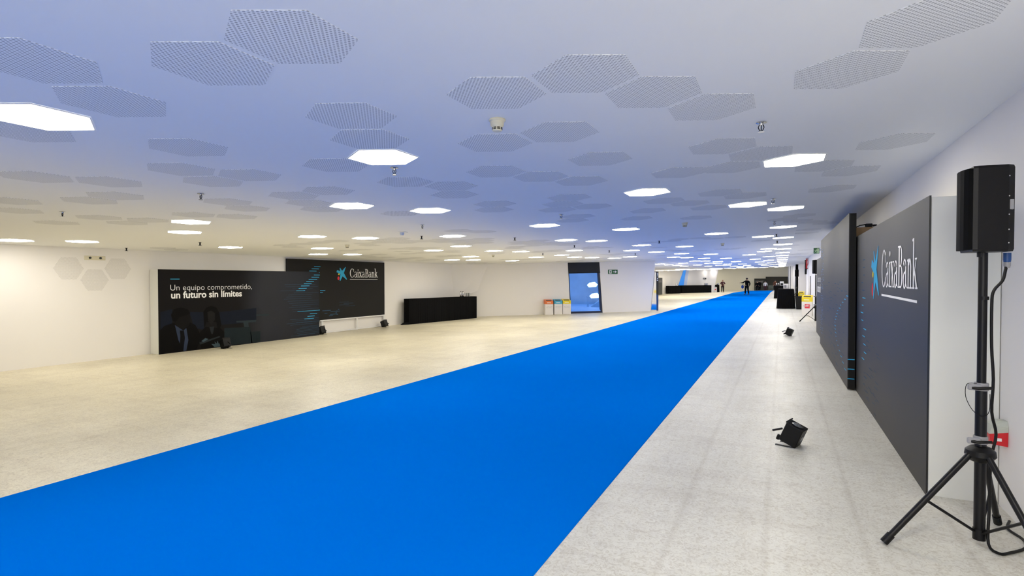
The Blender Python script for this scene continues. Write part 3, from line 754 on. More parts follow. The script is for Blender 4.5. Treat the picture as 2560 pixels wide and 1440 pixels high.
# ------------------------------------------------------------------ display panels
# -- left, slogan panel (free-standing box)
XS = -14.47
t = thing('slogan_panel', fpt(XS, 8.22), 'black low display panel with white slogan text and printed couple, before the left wall', 'display panel')
T0 = Vector(t.location)
zt = 1.86 - T0.z; Y1 = 13.62 - 8.22
MB().box((-.36, 0, .0), (0, 4.2, zt - .01)).box((-.22, 4.201, .0), (0, Y1, zt - .01)).build('box_body', 'white', t)
fp = MB().box((.001, -.004, .0), (.012, Y1, zt)); fo = fp.build('printed_front', panel_material('slogan_printed_vinyl_front', [(0, (.005, .004, .004)), (.42, (.006, .005, .005)), (.58, (.026, .028, .035)), (1, (.015, .016, .020))], 'Y', 0, Y1, spec=.12), t)
mp = lambda u, v, k=.014: (k, u, v)
S = lambda px, py: (lambda d: (d[1] * (XS / d[0]) - T0.y, CZ + d[2] * (XS / d[0]) - T0.z))(ray(px, py))
u, v = S(425, 731); u2, _ = S(629, 720); P_, F_ = text_mb('Un equipo comprometido,', -.012, u2 - u); decal([(a + u, b + v + .05) for a, b in P_], F_, mp, 'slogan_upper_line', 'print_white', t)
u, v = S(427, 747); u2, _ = S(604, 743); P_, F_ = text_mb('un futuro sin límites', .026, u2 - u); decal([(a + u, b + v + .01) for a, b in P_], F_, mp, 'slogan_lower_line', 'print_white', t)
u, v = S(425, 698.5); u2, _ = S(448, 698); decal([(u, v), (u2, v), (u2, v + .018), (u, v + .018)], [(0, 1, 2, 3)], mp, 'accent_bar', 'print_cyan', t)
def poly_px(pts): return [S(*p) for p in pts]
def printed(name, polys, col, layer):
    m_ = MB()
    for p in polys:
        q_ = poly_px(p)
        if len(q_) < 3: continue
        m_.add([(.0135 + layer * .0006, a, max(.02, b)) for a, b in q_], [tuple(range(len(q_)))])
    return m_.build(name, mat('ink_' + name, tuple(c * .6 for c in col), .65, spec=.1, noise=(5, .15)), t)
def zr(x, y): return (x / 4, 580 + y / 4)       # coordinates measured in the close view
Z = lambda *a: [zr(*p) for p in a]
printed('printed_room_glow', [Z((1600, 800), (1720, 770), (1720, 930), (1600, 1000)), Z((1890, 800), (2040, 800), (2040, 980), (1940, 960)), Z((2190, 800), (2560, 760), (2560, 900), (2190, 930))], (.012, .017, .032), 0)
printed('printed_sofa', [Z((2240, 960), (2500, 950), (2520, 1110), (2290, 1130), (2240, 1080)), Z((2500, 1000), (2600, 990), (2600, 1100), (2510, 1110))], (.020, .032, .038), 1)
printed('printed_table', [Z((2360, 890), (2560, 878), (2560, 900), (2480, 905), (2485, 950), (2440, 950), (2430, 905), (2360, 905)), [(640, 786), (672, 785), (672, 789), (640, 790)]], (.04, .06, .072), 1)
printed('printed_man_suit', [Z((1600, 980), (1640, 940), (1740, 905), (1760, 900), (1900, 905), (1950, 930), (1990, 1000), (1990, 1110), (1960, 1180), (1840, 1195), (1600, 1222))], (.0035, .003, .003), 2)
printed('printed_man_head', [Z((1715, 810), (1740, 775), (1800, 760), (1860, 770), (1895, 810), (1900, 870), (1880, 940), (1830, 975), (1770, 950), (1735, 900))], (.009, .008, .008), 3)
printed('printed_man_hair', [Z((1705, 830), (1735, 772), (1800, 755), (1870, 770), (1898, 810), (1870, 830), (1790, 850), (1755, 900), (1725, 890))], (.003, .0025, .0025), 4)
printed('printed_shirt', [Z((1745, 930), (1830, 985), (1860, 960), (1880, 1080), (1860, 1195), (1830, 1195), (1780, 1080))], (.05, .07, .13), 4)
printed('printed_tie', [Z((1795, 985), (1835, 985), (1845, 1060), (1830, 1190), (1795, 1120), (1800, 1040))], (.004, .004, .006), 5)
printed('printed_woman_body', [Z((1990, 1010), (2050, 950), (2200, 960), (2240, 1000), (2240, 1110), (2150, 1150), (2010, 1160), (1990, 1080))], (.004, .0035, .0035), 2)
printed('printed_woman_hair', [Z((2030, 800), (2060, 755), (2110, 738), (2160, 755), (2190, 810), (2210, 930), (2180, 1000), (2160, 900), (2060, 900), (2040, 960))], (.003, .0027, .0027), 3)
printed('printed_woman_face', [Z((2070, 800), (2110, 785), (2145, 810), (2145, 880), (2110, 925), (2078, 890))], (.018, .017, .018), 4)
printed('printed_blouse', [Z((2090, 950), (2140, 945), (2125, 1020), (2110, 1020))], (.03, .035, .04), 4)
printed('printed_tablet', [Z((1990, 1105), (2190, 1040), (2200, 1050), (2000, 1125))], (.035, .045, .05), 5)
printed('printed_hands', [Z((2010, 1090), (2050, 1060), (2080, 1070), (2030, 1100)), Z((2110, 1120), (2150, 1120), (2140, 1095), (2165, 1115), (2170, 1085), (2185, 1120), (2205, 1090), (2210, 1150), (2140, 1150))], (.09, .14, .17), 6)
ds = []; rr = random.Random(3)
for k in range(16): 
    u, v = S(735 + rr.uniform(-20, 20), 800 + k * 3.4); ds.append((u, v, 1.0 + .5 * rr.random(), .006))
for k in range(14):
    u, v = S(705 + rr.uniform(-10, 30), 712 + k * 5.2); ds.append((u, v, .8 + rr.random() * .6, .005))
P_, F_ = dashes([(u, v, min(l, Y1 - .02 - u), w_) for u, v, l, w_ in ds if u < Y1 - .1 and v > .03]); decal(P_, F_, mp, 'faint_streaks', 'print_dimblue', t)
ds = []
for (xa, xb, yy) in ((740, 762, 727.5), (746, 766, 721.5), (752, 773, 715.5), (759, 778, 710), (765, 784, 704.5), (771, 792, 699), (778, 797, 693.5), (784, 799, 688), (743, 799, 779.5), (774, 792, 785), (768, 786, 791.5), (760, 784, 798)):
    u, v = S(xa, yy); u2, _ = S(xb, yy); ds.append((u, v, u2 - u, .016))
P_, F_ = dashes(ds); decal(P_, F_, mp, 'cyan_streaks', 'print_cyan', t)

# -- left, raised logo panel on a white frame
XG = -14.76
t = thing('logo_panel', fpt(XG, 12.55), 'raised dark display panel with white bank lettering on a white frame by the left wall', 'display panel')
T0 = Vector(t.location); Y2 = 17.42 - 12.55; zb, zt = .50, 2.66
S2 = lambda px, py: (lambda d: (d[1] * (XG / d[0]) - T0.y, CZ + d[2] * (XG / d[0]) - T0.z))(ray(px, py))
m_ = MB().box((-.05, 0, zb), (0, Y2, zt)); m_.build('printed_front', 'pan_dark', t)
fr = MB()
for y in (1.5, 3.27, Y2 - .03): fr.box((-.06, y - .03, 0), (-.005, y + .03, zb))
fr.box((-.05, 1.4, .012), (-.004, Y2, .05)); fr.box((-.052, 1.4, zb - .045), (.006, Y2, zb - .001)); fr.box((-.05, Y2 + .001, 0), (.004, Y2 + .04, zt))
fr.build('support_frame', 'whitemet', t)
MB().box((-.05, -.03, zb), (.003, -.001, zt)).build('edge_strip', 'black', t)
a = S2(840.5, 700.5); b = S2(943.5, 696)
bank_logo(t, lambda u, v: (.004, u, v), a[0], a[1] - .03, b[0] - a[0], .53)
ds = []
for (xa, xb, yy) in ((785, 801, 667), (779, 797, 672.5), (773, 791, 678), (790, 799, 682), (784, 799, 688), (800, 813, 727), (800, 807, 732)):
    u, v = S2(xa, yy); u2, _ = S2(xb, yy); ds.append((u, v, u2 - u, .016))
P_, F_ = dashes(ds); decal(P_, F_, lambda u, v: (.004, u, v), 'cyan_streaks', 'print_cyan', t)
ds = [(1.45 + rr.random() * .5, .62 + .05 * k, .12 + rr.random() * .35, .02) for k in range(5)] + [(2.1 + .2 * rr.random(), .65 + .06 * k, .06, .03) for k in range(4)] + [(2.3 + rr.random() * .4, .95 + .05 * k, .5, .008) for k in range(4)]
P_, F_ = dashes(ds); decal(P_, F_, lambda u, v: (.004, u, v), 'faint_streaks', 'print_dimblue', t)

# -- right wall: three panels
def right_panel(xf, ya, yb, z1, label, name, mtl, zlo=0.0, back=None):
    t = thing(name, (xf, ya, F(xf, ya)), label, 'display panel'); dz = z1 - F(xf, ya)
    MB().box((0, 0, zlo), (.012, yb - ya, dz)).build('printed_front', mtl, t)
    return t, dz
t, dz = right_panel(.965, 4.89, 9.9, 2.215, 'nearest grey display panel with large white bank lettering and white side, along the right wall', 'logo_panel', 'pan_right')
MB().box((.0125, 0.0, 0), (XR - .965 - .004, 5.0, dz - .012), bev=.004).build('box_body', 'white', t)
mpr = lambda u, v: (-.002, 5.0 - u, v)          # u runs towards the camera
# mapped: reading direction goes from far (left in view) to near
ba = (9.89 - 7.69)
bank_logo(t, mpr, 5.0 - (7.70 - 4.89), 1.36, 7.70 - 5.24, .62)
rr = random.Random(11); ds = []
for k in range(14): ds.append((5.0 - (8.45 - 4.89) + rr.uniform(-.12, .15) + .03 * math.sin(k * .6) * 4, .55 + k * .1, .16 + rr.random() * .12, .011))
P_, F_ = dashes(ds[:9]); decal(P_, F_, mpr, 'cyan_streaks', 'print_cyan', t)
P_, F_ = dashes(ds[9:] + [(1.5 + rr.random() * 1.2, .05 + rr.random() * .8, .1 + rr.random() * .15, .006) for _ in range(40)]); decal(P_, F_, mpr, 'faint_streaks', 'print_dimblue', t)
t, dz = right_panel(.86, 9.05, 15.2, 2.55, 'tallest grey display panel with cyan streaks and black near edge, on the right wall', 'streak_panel', 'pan_right', .02)
MB().box((.013, .0, .02), (.09, 6.15, dz - .003)).build('edge_frame', 'black', t)
mpr = lambda u, v: (-.002, 6.15 - u, v)
ds = []
for k in range(20):
    vv = .25 + k * .058; uu = 6.15 - (.25 + 1.9 * abs(math.sin(k * .16 + .1))); ds.append((uu, vv, .12 + rr.random() * .16, .011))
P_, F_ = dashes(ds); decal(P_, F_, mpr, 'cyan_streaks', 'print_cyan', t)
P_, F_ = dashes([(rr.uniform(.1, 5.6), rr.uniform(.1, 1.6), .15 + rr.random() * .35, .007) for _ in range(90)]); decal(P_, F_, mpr, 'faint_streaks', 'print_dimblue', t)
P_, F_ = dashes([(rr.uniform(.05, .9), rr.uniform(.3, 2.3), .1 + rr.random() * .3, .006) for _ in range(110)]); decal(P_, F_, mpr, 'pale_blue_streaks', mat('ink_mid_blue', (.08, .20, .42), .6, noise=(6, .2)), t)
m_ = MB()
for zz in (.16, .30, .44): m_.box((-.001, -.0025, zz), (.085, -.0005, zz + .012))
m_.build('edge_marks', 'print_cyan', t)
t, dz = right_panel(.955, 15.25, 18.7, 2.20, 'third and lowest grey display panel with small white slogan, on the right wall', 'slogan_panel', 'pan_right')
MB().box((.0125, 0, 0), (XR - .965, 3.45, dz - .01)).build('box_body', 'white', t)
mpr = lambda u, v: (-.002, 3.45 - u, v)
P_, F_ = text_mb('Un equipo comprometido,', -.012, 2.35); decal([(a_ + .35, b_ * 1.3 + 1.52) for a_, b_ in P_], F_, mpr, 'slogan_upper_line', 'print_white', t)
P_, F_ = text_mb('un futuro sin límites', .026, 2.0); decal([(a_ + .35, b_ * 1.3 + 1.24) for a_, b_ in P_], F_, mpr, 'slogan_lower_line', 'print_white', t)
# wooden bracing and clamp above the near panel
zt_ = 2.225
t = MB().box((0, 0, 0), (.38, .035, .16)).build('wooden_brace', 'wood', loc=(.985, 9.55, 2.22)); tag(t, 'plywood brace board standing on top between the near and the tallest right panels', 'brace')
t.rotation_euler = (0, 0, R(-6))
m_ = MB(); m_.box((-.045, -.03, .0), (.045, .03, .05), bev=.008); m_.tube([(-.04, 0, .04), (-.11, .02, .03), (-.17, .05, .0)], .008, 8); m_.box((.05, -.02, .01), (.10, .05, .035), bev=.005)
o = m_.build('clamp', 'black', loc=(1.16, 9.555, 2.382)); tag(o, 'small black clamp lying on the plywood brace above the right panels', 'clamp')

# ------------------------------------------------------------------ loudspeaker, stand, cable
def tripod(loc, label, feet, name='speaker_stand', hub=.59, top=1.757, low=.05):
    t = thing(name, loc, label, 'speaker stand')
    MB().tube([(0, 0, low), (0, 0, .96)], .0285, 20).build('lower_tube', 'blackmet', t, smooth=True)
    MB().tube([(0, 0, .961), (0, 0, top)], .0225, 20).build('upper_tube', 'blackmet', t, smooth=True)
    MB().tube([(0, 0, low - .02), (0, 0, low + .045)], .032, 20).build('end_sleeve', 'black', t, smooth=True)
    MB().lathe([(.036, hub - .09), (.05, hub - .085), (.076, hub - .05), (.072, hub - .02), (.05, hub), (.034, hub + .006)], 24).build('leg_hub', 'black', t, smooth=True)
    for z, s_ in ((hub + .045, -1), (.955, 1)):
        c = MB(); c.lathe([(.033, z - .024), (.035, z - .02), (.035, z + .018), (.033, z + .022)], 20); co = c.build('collar', 'grey', t, smooth=True)
        cc = MB().box((-.075, -.055, z - .018), (-.01, -.035, z + .016), bev=.004); cc.build('lever', 'grey', co)
        MB().tube([(-.055, -.05, z - .005), (-.03, -.062, z - .005), (.04, -.045, z)], .009, 8).build('knob', 'black', co, smooth=True)
    for (fx, fy, fzz) in feet:
        dd = Vector((fx, fy, 0)).normalized(); top_p = Vector((dd.x * .065, dd.y * .065, hub - .05)); fp_ = Vector((fx, fy, fzz + .025))
        leg = MB().tube([tuple(top_p), tuple(fp_)], .0175, 14).build('leg', 'blackmet', t, smooth=True)
        ax = (fp_ - top_p).normalized()
        MB().tube([tuple(fp_ - ax * .05), tuple(fp_ + ax * .015)], .0225, 14).build('rubber_foot', 'black', leg, smooth=True)
        mid = top_p + (fp_ - top_p) * .52
        MB().tube([tuple(mid), (dd.x * .03, dd.y * .03, low + .03)], .0085, 8).build('brace', 'blackmet', t, smooth=True)
    return t
PX, PY = 1.075, 4.12; bz = F(PX, PY)
st = tripod((PX, PY, bz), 'black tripod speaker stand nearest the camera, legs spread beside the right wall', [(-.50, -.225, -.015), (.20, -.50, .0), (.185, .36, .005)])
def loudspeaker(loc, rz, label, s=1.0):
    t = thing('loudspeaker', loc, label, 'loudspeaker', rz=rz); t.scale = (.72, .72, s)
    # local: front towards -X ; plan outline tapers to the back
    body = [(-.100, -.150), (-.07, -.158), (.130, -.135), (.178, -.095), (.178, .095), (.130, .135), (-.07, .158), (-.100, .150)]
    m_ = MB(); n = len(body)
    rings = []
    for z, k in ((0, .965), (.014, 1), (.506, 1), (.52, .965)): rings.append([(x * k, y * k, z) for x, y in body])
    vs = [p for r_ in rings for p in r_]; fs = [tuple(range(n - 1, -1, -1)), tuple(range(3 * n, 4 * n))]
    for j in range(3):
        for i in range(n): fs.append((j * n + i, j * n + (i + 1) % n, (j + 1) * n + (i + 1) % n, (j + 1) * n + i))
    m_.add(vs, fs); m_.build('cabinet', 'black', t)
    gp = [(-.1005, -.149), (-.125, -.135), (-.143, -.09), (-.151, -.03), (-.151, .03), (-.143, .09), (-.125, .135), (-.1005, .149)]
    MB().prism(gp, .012, .508).build('grille', mat('grille_mesh', (.002, .002, .002), .7, spec=.1, noise=(160, .6)), t)
    MB().box((.1785, -.045, .04), (.184, .045, .13), bev=.003).build('connector_plate', 'grey', t)
    MB().box((.118, -.128, .25), (.165, -.108, .31), mt=None, bev=.003).build('badge_handle', 'grey', t)
    m2 = MB()
    for z in (.05, .13, .22, .33, .45): m2.lathe([(.004, 0), (.004, .003)], 8, Matrix.Translation((.131, -.1365, z)) @ Matrix.Rotation(R(90), 4, 'X'))
    m2.build('screws', 'steel', t)
    MB().lathe([(.028, -.03), (.028, -.001)], 16).build('pole_socket', 'black', t)
    return t
sx = .155
loudspeaker((PX - .01, PY - .0, bz + 1.76), R(2), 'large black loudspeaker nearest the camera on its tripod stand by the right wall', .96)
cab = MB()
cpts = [(PX + .115, PY + .02, bz + 1.755), (PX + .115, PY + .02, bz + 1.70), (PX + .105, PY + .01, bz + 1.65), (PX + .09, PY, bz + 1.59), (PX + .05, PY - .005, bz + 1.53), (PX + .04, PY - .01, bz + 1.45), (PX + .042, PY - .01, bz + 1.2), (PX + .055, PY - .0, bz + 1.0), (PX + .058, PY + .03, bz + .80), (PX + .085, PY + .05, bz + .66), (PX + .06, PY + .04, bz + .5), (PX + .05, PY + .02, bz + .2), (PX + .03, PY - .05, bz + .03), (PX + .06, PY - .12, bz + .012), (PX + .12, PY - .08, bz + .012), (PX + .22, PY + .03, bz + .012), (PX + .25, PY + .16, bz + .012), (PX + .22, PY + .30, bz + .012), (PX + .27, PY + .45, bz + .012)]
def smooth_pts(p, k=4):
    out = []
    for i in range(len(p) - 1):
        a, b, c, d = [Vector(p[max(0, min(len(p) - 1, i + j))]) for j in (-1, 0, 1, 2)]
        for q in range(k):
            t = q / k; out.append(.5 * ((2 * b) + (c - a) * t + (2 * a - 5 * b + 4 * c - d) * t * t + (3 * b - a - 3 * c + d) * t ** 3))
    out.append(Vector(p[-1])); return out
ct = thing('speaker_cable', (PX + .115, PY + .02, bz), 'black cable hanging from the near loudspeaker down its stand to the floor', 'cable')
off = -Vector(ct.location)
MB().tube([tuple(q + off) for q in smooth_pts(cpts)], .008, 8).build('cord', 'black', ct, smooth=True)
MB().lathe([(.017, 1.70), (.019, 1.715), (.019, 1.755)], 14).build('connector', 'bluestrip', ct, smooth=True)
MB().lathe([(.013, 1.665), (.017, 1.68), (.017, 1.699)], 14).build('connector_boot', 'grey', ct, smooth=True)
MB().lathe([(.026, 1.475), (.026, 1.495)], 16, Matrix.Translation((PX - ct.location.x + .004, PY - ct.location.y, 0))).build('cable_tie', 'black', ct)
# wire loop on the collar
lw = MB().tube([tuple(q) for q in smooth_pts([(-.03, -.03, .975), (-.08, -.05, .97), (-.085, -.05, .895), (-.05, -.045, .815), (0, -.035, .78), (.03, -.03, .815), (.035, -.02, .915)])], .002, 6).build('safety_wire', 'black', st)
# red and white socket on the right wall
sk = thing('wall_socket', (XR - .001, 4.78, .46), 'pale domed socket with red flap on the right wall behind the near speaker stand', 'socket')
MB().add([(0, -.055, .10), (0, .055, .10), (-.10, .055, .08), (-.10, -.055, .08), (0, -.055, .135), (0, .055, .135), (-.085, .05, .14), (-.085, -.05, .14), (0, -.035, .17), (0, .035, .17), (-.05, .03, .17), (-.05, -.03, .17)],
    [(3, 2, 1, 0), (0, 1, 5, 4), (1, 2, 6, 5), (2, 3, 7, 6), (3, 0, 4, 7), (4, 5, 9, 8), (5, 6, 10, 9), (6, 7, 11, 10), (7, 4, 8, 11), (8, 9, 10, 11)]).build('housing', mat('grey_green_plastic', (.50, .53, .47), .35, noise=(9, .03)), sk)
MB().add([(0, -.05, .0), (0, .05, .0), (-.09, .05, .01), (-.09, -.05, .01), (0, -.054, .099), (0, .054, .099), (-.10, .052, .079), (-.10, -.052, .079)], [(3, 2, 1, 0), (4, 5, 6, 7), (0, 1, 5, 4), (1, 2, 6, 5), (2, 3, 7, 6), (3, 0, 4, 7)]).build('red_flap', 'red', sk)
MB().box((-.06, -.0575, .035), (-.035, -.053, .055)).build('label_plate', 'print_white', sk)

# ------------------------------------------------------------------ floor uplights
def uplight_proto():
    t = bpy.data.objects.new('floor_uplight', None); COL.objects.link(t)
    mt = Matrix.Translation((0, 0, .030)) @ Matrix.Rotation(R(22), 4, 'Y')
    MB().box((-.075, -.085, 0), (.085, .085, .19), mt, bev=.006).build('housing', 'black', t)
    MB().lathe([(.060, 0), (.060, .006), (.052, .006), (.052, .001)], 24, mt @ Matrix.Translation((.005, 0, .1905))).build('lens_ring', 'blackmet', t)
    MB().lathe([(.051, .0), (.035, .008), (.01, .011)], 20, mt @ Matrix.Translation((.005, 0, .1925))).build('lens', 'lensglass', t, smooth=True)
    MB().box((-.080, -.086, .191), (-.070, .086, .205), mt).build('hood', 'black', t)
    MB().box((.0865, -.03, .07), (.089, .03, .11), mt).build('label_plate', 'grey', t)
    m_ = MB(); m_.tube([(-.06, 0, .15), (-.15, -.005, .115)], .010, 8); m_.build('handle', 'blackmet', t, smooth=True)
    m_ = MB(); m_.tube([(-.10, -.02, .042), (-.082, -.02, .085)], .016, 10); m_.build('knob', 'black', t, smooth=True)
    for s_ in (-1, 1): MB().box((-.10, s_ * .07 - .012, 0), (.08, s_ * .07 + .012, .006)).build('foot', 'black', t)
    return t
up = uplight_proto()
for i, (x, y, rz, lab) in enumerate(((.075, 5.86, R(-18), 'black floor uplight nearest the camera, on the bare floor right of the carpet'),
    (.17, 17.1, R(-15), 'second black floor uplight, farther along the bare floor right of the carpet'),
    (-13.95, 9.75, R(175), 'black floor uplight in front of the printed couple on the slogan panel'),
    (-14.55, 13.85, R(180), 'black floor uplight half hidden at the right end of the slogan panel'),
    (-14.5, 17.15, R(180), 'black floor uplight below the right end of the raised logo panel'))):
    o = up if i == 0 else copy_tree(up)
    o.location = fpt(x, y); o.rotation_euler = (0, 0, rz); tag(o, lab, 'uplight', 'black floor uplights'); o.scale = (1.0,) * 3 if i < 2 else (1.25,) * 3

# ------------------------------------------------------------------ bars
def pleated(t, x0, x1, y0, y1, h, amp=.012, flare=0.0):
    """cloth to the floor round a table, with vertical folds"""
    pts = []; per = .11
    def side(ax, ay, bx, by):
        L_ = math.hypot(bx - ax, by - ay); n = max(2, int(L_ / (per / 4))); nx, ny = (by - ay) / L_, -(bx - ax) / L_
        for i in range(n):
            k_ = i / n; a = amp * math.sin(i * math.pi / 2) * (.6 + .4 * math.sin(i * .37)); pts.append((ax + (bx - ax) * k_, ay + (by - ay) * k_, nx, ny, a))
    side(x0, y0, x1, y0); side(x1, y0, x1, y1); side(x1, y1, x0, y1); side(x0, y1, x0, y0)
    n = len(pts); vs = []
    for z, f, fl_ in ((h - .004, 0, 0), (h - .02, .4, 0), (h * .5, 1, flare * .5), (.006, 1.25, flare)):
        for x, y, nx, ny, a in pts: vs.append((x + nx * (a * f + fl_), y + ny * (a * f + fl_), z))
    fs = [(j * n + i, j * n + (i + 1) % n, (j + 1) * n + (i + 1) % n, (j + 1) * n + i) for j in range(3) for i in range(n)]
    fs = [tuple(reversed(f)) for f in fs]
    MB().add(vs, fs).build('cloth_skirt', 'cloth', t, smooth=True)
    MB().box((x0, y0, h - .003), (x1, y1, h + .006), bev=.003).build('cloth_top', 'cloth', t)
# left bar
bA, bB = Vector(fl(1024, 811.5)), Vector(fl(1193, 795.2)); bd = (bB - bA); L_ = math.hypot(bd.x, bd.y); ang = math.atan2(bd.y, bd.x)
t = thing('bar_table', fpt(bA.x, bA.y), 'long black cloth covered bar counter beside the logo panel at the left wall', 'bar', rz=ang)
pleated(t, 0, L_, .03, .36, 1.10)
o = MB().add([(-.38, .12, .004), (.02, .02, .004), (.02, .33, .004), (-.2, .30, .004), (-.38, .16, .02), (.0, .05, .10), (.0, .31, .10), (-.2, .28, .03)], [(0, 1, 5, 4), (1, 2, 6, 5), (2, 3, 7, 6), (3, 0, 4, 7), (4, 5, 6, 7), (3, 2, 1, 0)]).build('cloth_spill', 'cloth', t)
barM = Matrix.Translation(t.location) @ Matrix.Rotation(ang, 4, 'Z')
def jug(loc, lab, h=.30, r=.055, m='steel', grp=None):
    t = thing('insulated_jug', loc, lab, 'jug', grp)
    MB().lathe([(r * .9, 0), (r, .01), (r, h * .75), (r * .75, h * .88), (r * .55, h * .9)], 18).build('body', m, t, smooth=True)
    MB().lathe([(r * .56, h * .901), (r * .6, h * .96), (r * .3, h)], 14).build('lid', 'black', t, smooth=True)
    MB().tube([(r * .95, 0, h * .72), (r * 1.7, 0, h * .68), (r * 1.75, 0, h * .35), (r, 0, h * .25)], .009, 8).build('handle', 'black', t, smooth=True)
    return t
ztop = t.location.z + 1.107
for k_, (u, lab) in enumerate(((4.483 - .92, 'tall steel jug on the black bar, left one of the pair'), (4.483 - .77, 'tall steel jug on the black bar, right one of the pair'))):
    p = barM @ Vector((u, .25, 1.107)); jug(p, lab, .25, .05)
def tumbler(loc, lab, grp, s=1.0):
    gl = bpy.data.materials.get('clear_glass')
    if not gl: gl = mat('clear_glass', (.35, .36, .36), .1, spec=.8, noise=(20, .1))
    o = MB().lathe([(.028, 0), (.036, .11), (.034, .11), (.026, .006)], 14).build('drinking_glass', gl, loc=loc, smooth=True); o.scale = (s,) * 3
    return tag(o, lab, 'glass', grp)
for k_ in range(4):
    p = barM @ Vector((L_ - .55 + k_ * .09, .2 + (k_ % 2) * .1, 1.107)); tumbler(p, ['leftmost drinking glass on the right end of the black bar', 'second drinking glass from the left on the black bar', 'third drinking glass from the left on the black bar', 'rightmost drinking glass on the black bar'][k_], 'glasses on the black bar', 1.5)

# three recycling bins before the oblique wall
def bin_unit(loc, rz, lab, lid, w_=.52, h=.84, grp=None):
    t = thing('recycling_bin', loc, lab, 'bin', grp, rz=rz)
    MB().box((-w_ / 2, 0, 0), (w_ / 2, .36, h * .70), bev=.006).build('body', 'binwhite', t)
    lo = MB(); hw = w_ / 2
    lo.add([(-hw, 0, h * .703), (hw, 0, h * .703), (hw, .36, h * .703), (-hw, .36, h * .703), (-hw, -.0, h * .90), (hw, -.0, h * .90), (hw, .36, h), (-hw, .36, h)], [(3, 2, 1, 0), (4, 5, 6, 7), (0, 1, 5, 4), (1, 2, 6, 5), (2, 3, 7, 6), (3, 0, 4, 7)])
    lo = lo.build('lid', lid, t)
    MB().add([(-hw * .7, .05, h * .917), (hw * .7, .05, h * .917), (hw * .7, .22, h * .965), (-hw * .7, .22, h * .965)], [(0, 1, 2, 3)]).build('slot', 'black', lo)
    P_, F_ = dashes([(-hw * .55, h * .77, w_ * .5, .03)]); decal(P_, F_, lambda u, v: (u, -.002, v), 'lid_caption', 'print_white', lo)
    P_, F_ = dashes([(-hw * .7 + i * .055, h * .50 + .01 * (i % 3), .028, .02) for i in range(6)] + [(-hw * .7, h * .45, w_ * .7, .008)]); decal(P_, F_, lambda u, v: (u, -.003, v), 'icon_row', 'print_grey', t)
    return t
for k_, (px, c, lab) in enumerate(((1368, 'orange', 'white recycling bin with orange lid, left of the three'), (1390.5, 'cyan', 'white recycling bin with blue lid, middle of the three'), (1411.5, 'yellow', 'white recycling bin with yellow lid, right of the three, next to the glass door'))):
    p = onwall(px, 786); p2 = p - Vector((en.x, en.y, 0)) * .45
    bin_unit(fpt(p2.x, p2.y), math.atan2(ed.y, ed.x), lab, c, .435, .80, 'bins beside the glass door')

# exit signs
def running_sign(loc, rz, lab, arrow=True, w_=.42, h=.19, dark=False):
    t = thing('exit_sign', loc, lab, 'exit sign', rz=rz)
    MB().box((0, 0, 0), (w_, .02, h), bev=.003).build('sign_plate', 'dark_sign' if dark else 'sign_green', t)
    W_ = MB()
    def pp(pts): W_.add([(a * w_, -.002, b * h) for a, b in pts], [tuple(range(len(pts)))])
    if arrow:
        pp([(.12, .12), (.36, .12), (.36, .88), (.12, .88)]); pp([(.50, .42), (.72, .42), (.72, .20), (.92, .5), (.72, .80), (.72, .58), (.50, .58)])
    else:
        pp([(.62, .08), (.92, .08), (.92, .92), (.62, .92)]); pp([(.42, .78), (.50, .70), (.56, .78), (.50, .88)])
        pp([(.30, .45), (.46, .68), (.54, .62), (.44, .36)]); pp([(.44, .40), (.56, .28), (.50, .10), (.45, .12), (.49, .28), (.38, .36)]); pp([(.38, .40), (.30, .24), (.14, .22), (.14, .29), (.26, .31), (.33, .46)]); pp([(.34, .62), (.22, .66), (.16, .54), (.20, .52), (.26, .60), (.36, .56)]); pp([(.48, .62), (.58, .52), (.64, .56), (.52, .68)])
    W_.build('pictogram', 'sign_pale' if not arrow else 'print_white', t)
    if arrow:
        m_ = MB(); m_.add([(a * w_, -.0035, b * h) for a, b in [(.20, .2), (.25, .2), (.27, .4), (.30, .6), (.24, .8), (.18, .6)]], [tuple(range(6))]); m_.build('running_figure', 'sign_green', t)
    return t
p = onwall(1520, 685); running_sign(p - Vector((en.x, en.y, 0)) * .025, math.atan2(ed.y, ed.x), 'green exit sign with white arrow on the wall right of the glass door', True, .55, .24)
def atY(px, py, Y): d = ray(px, py); k_ = Y / d[1]; return Vector((d[0] * k_, Y, CZ + d[2] * k_))
p0, p1 = atY(2033.9, 634, 24), atY(2048.5, 620, 24)
running_sign(p0, 0, 'green running man exit sign projecting high from the right wall', False, p1.x - p0.x, p1.z - p0.z)
MB().box((0, 0, 0), (.22, .012, .03)).build('bracket', 'grey', bpy.data.objects['exit_sign.001'], loc=(p1.x - p0.x + .001, .004, .12))
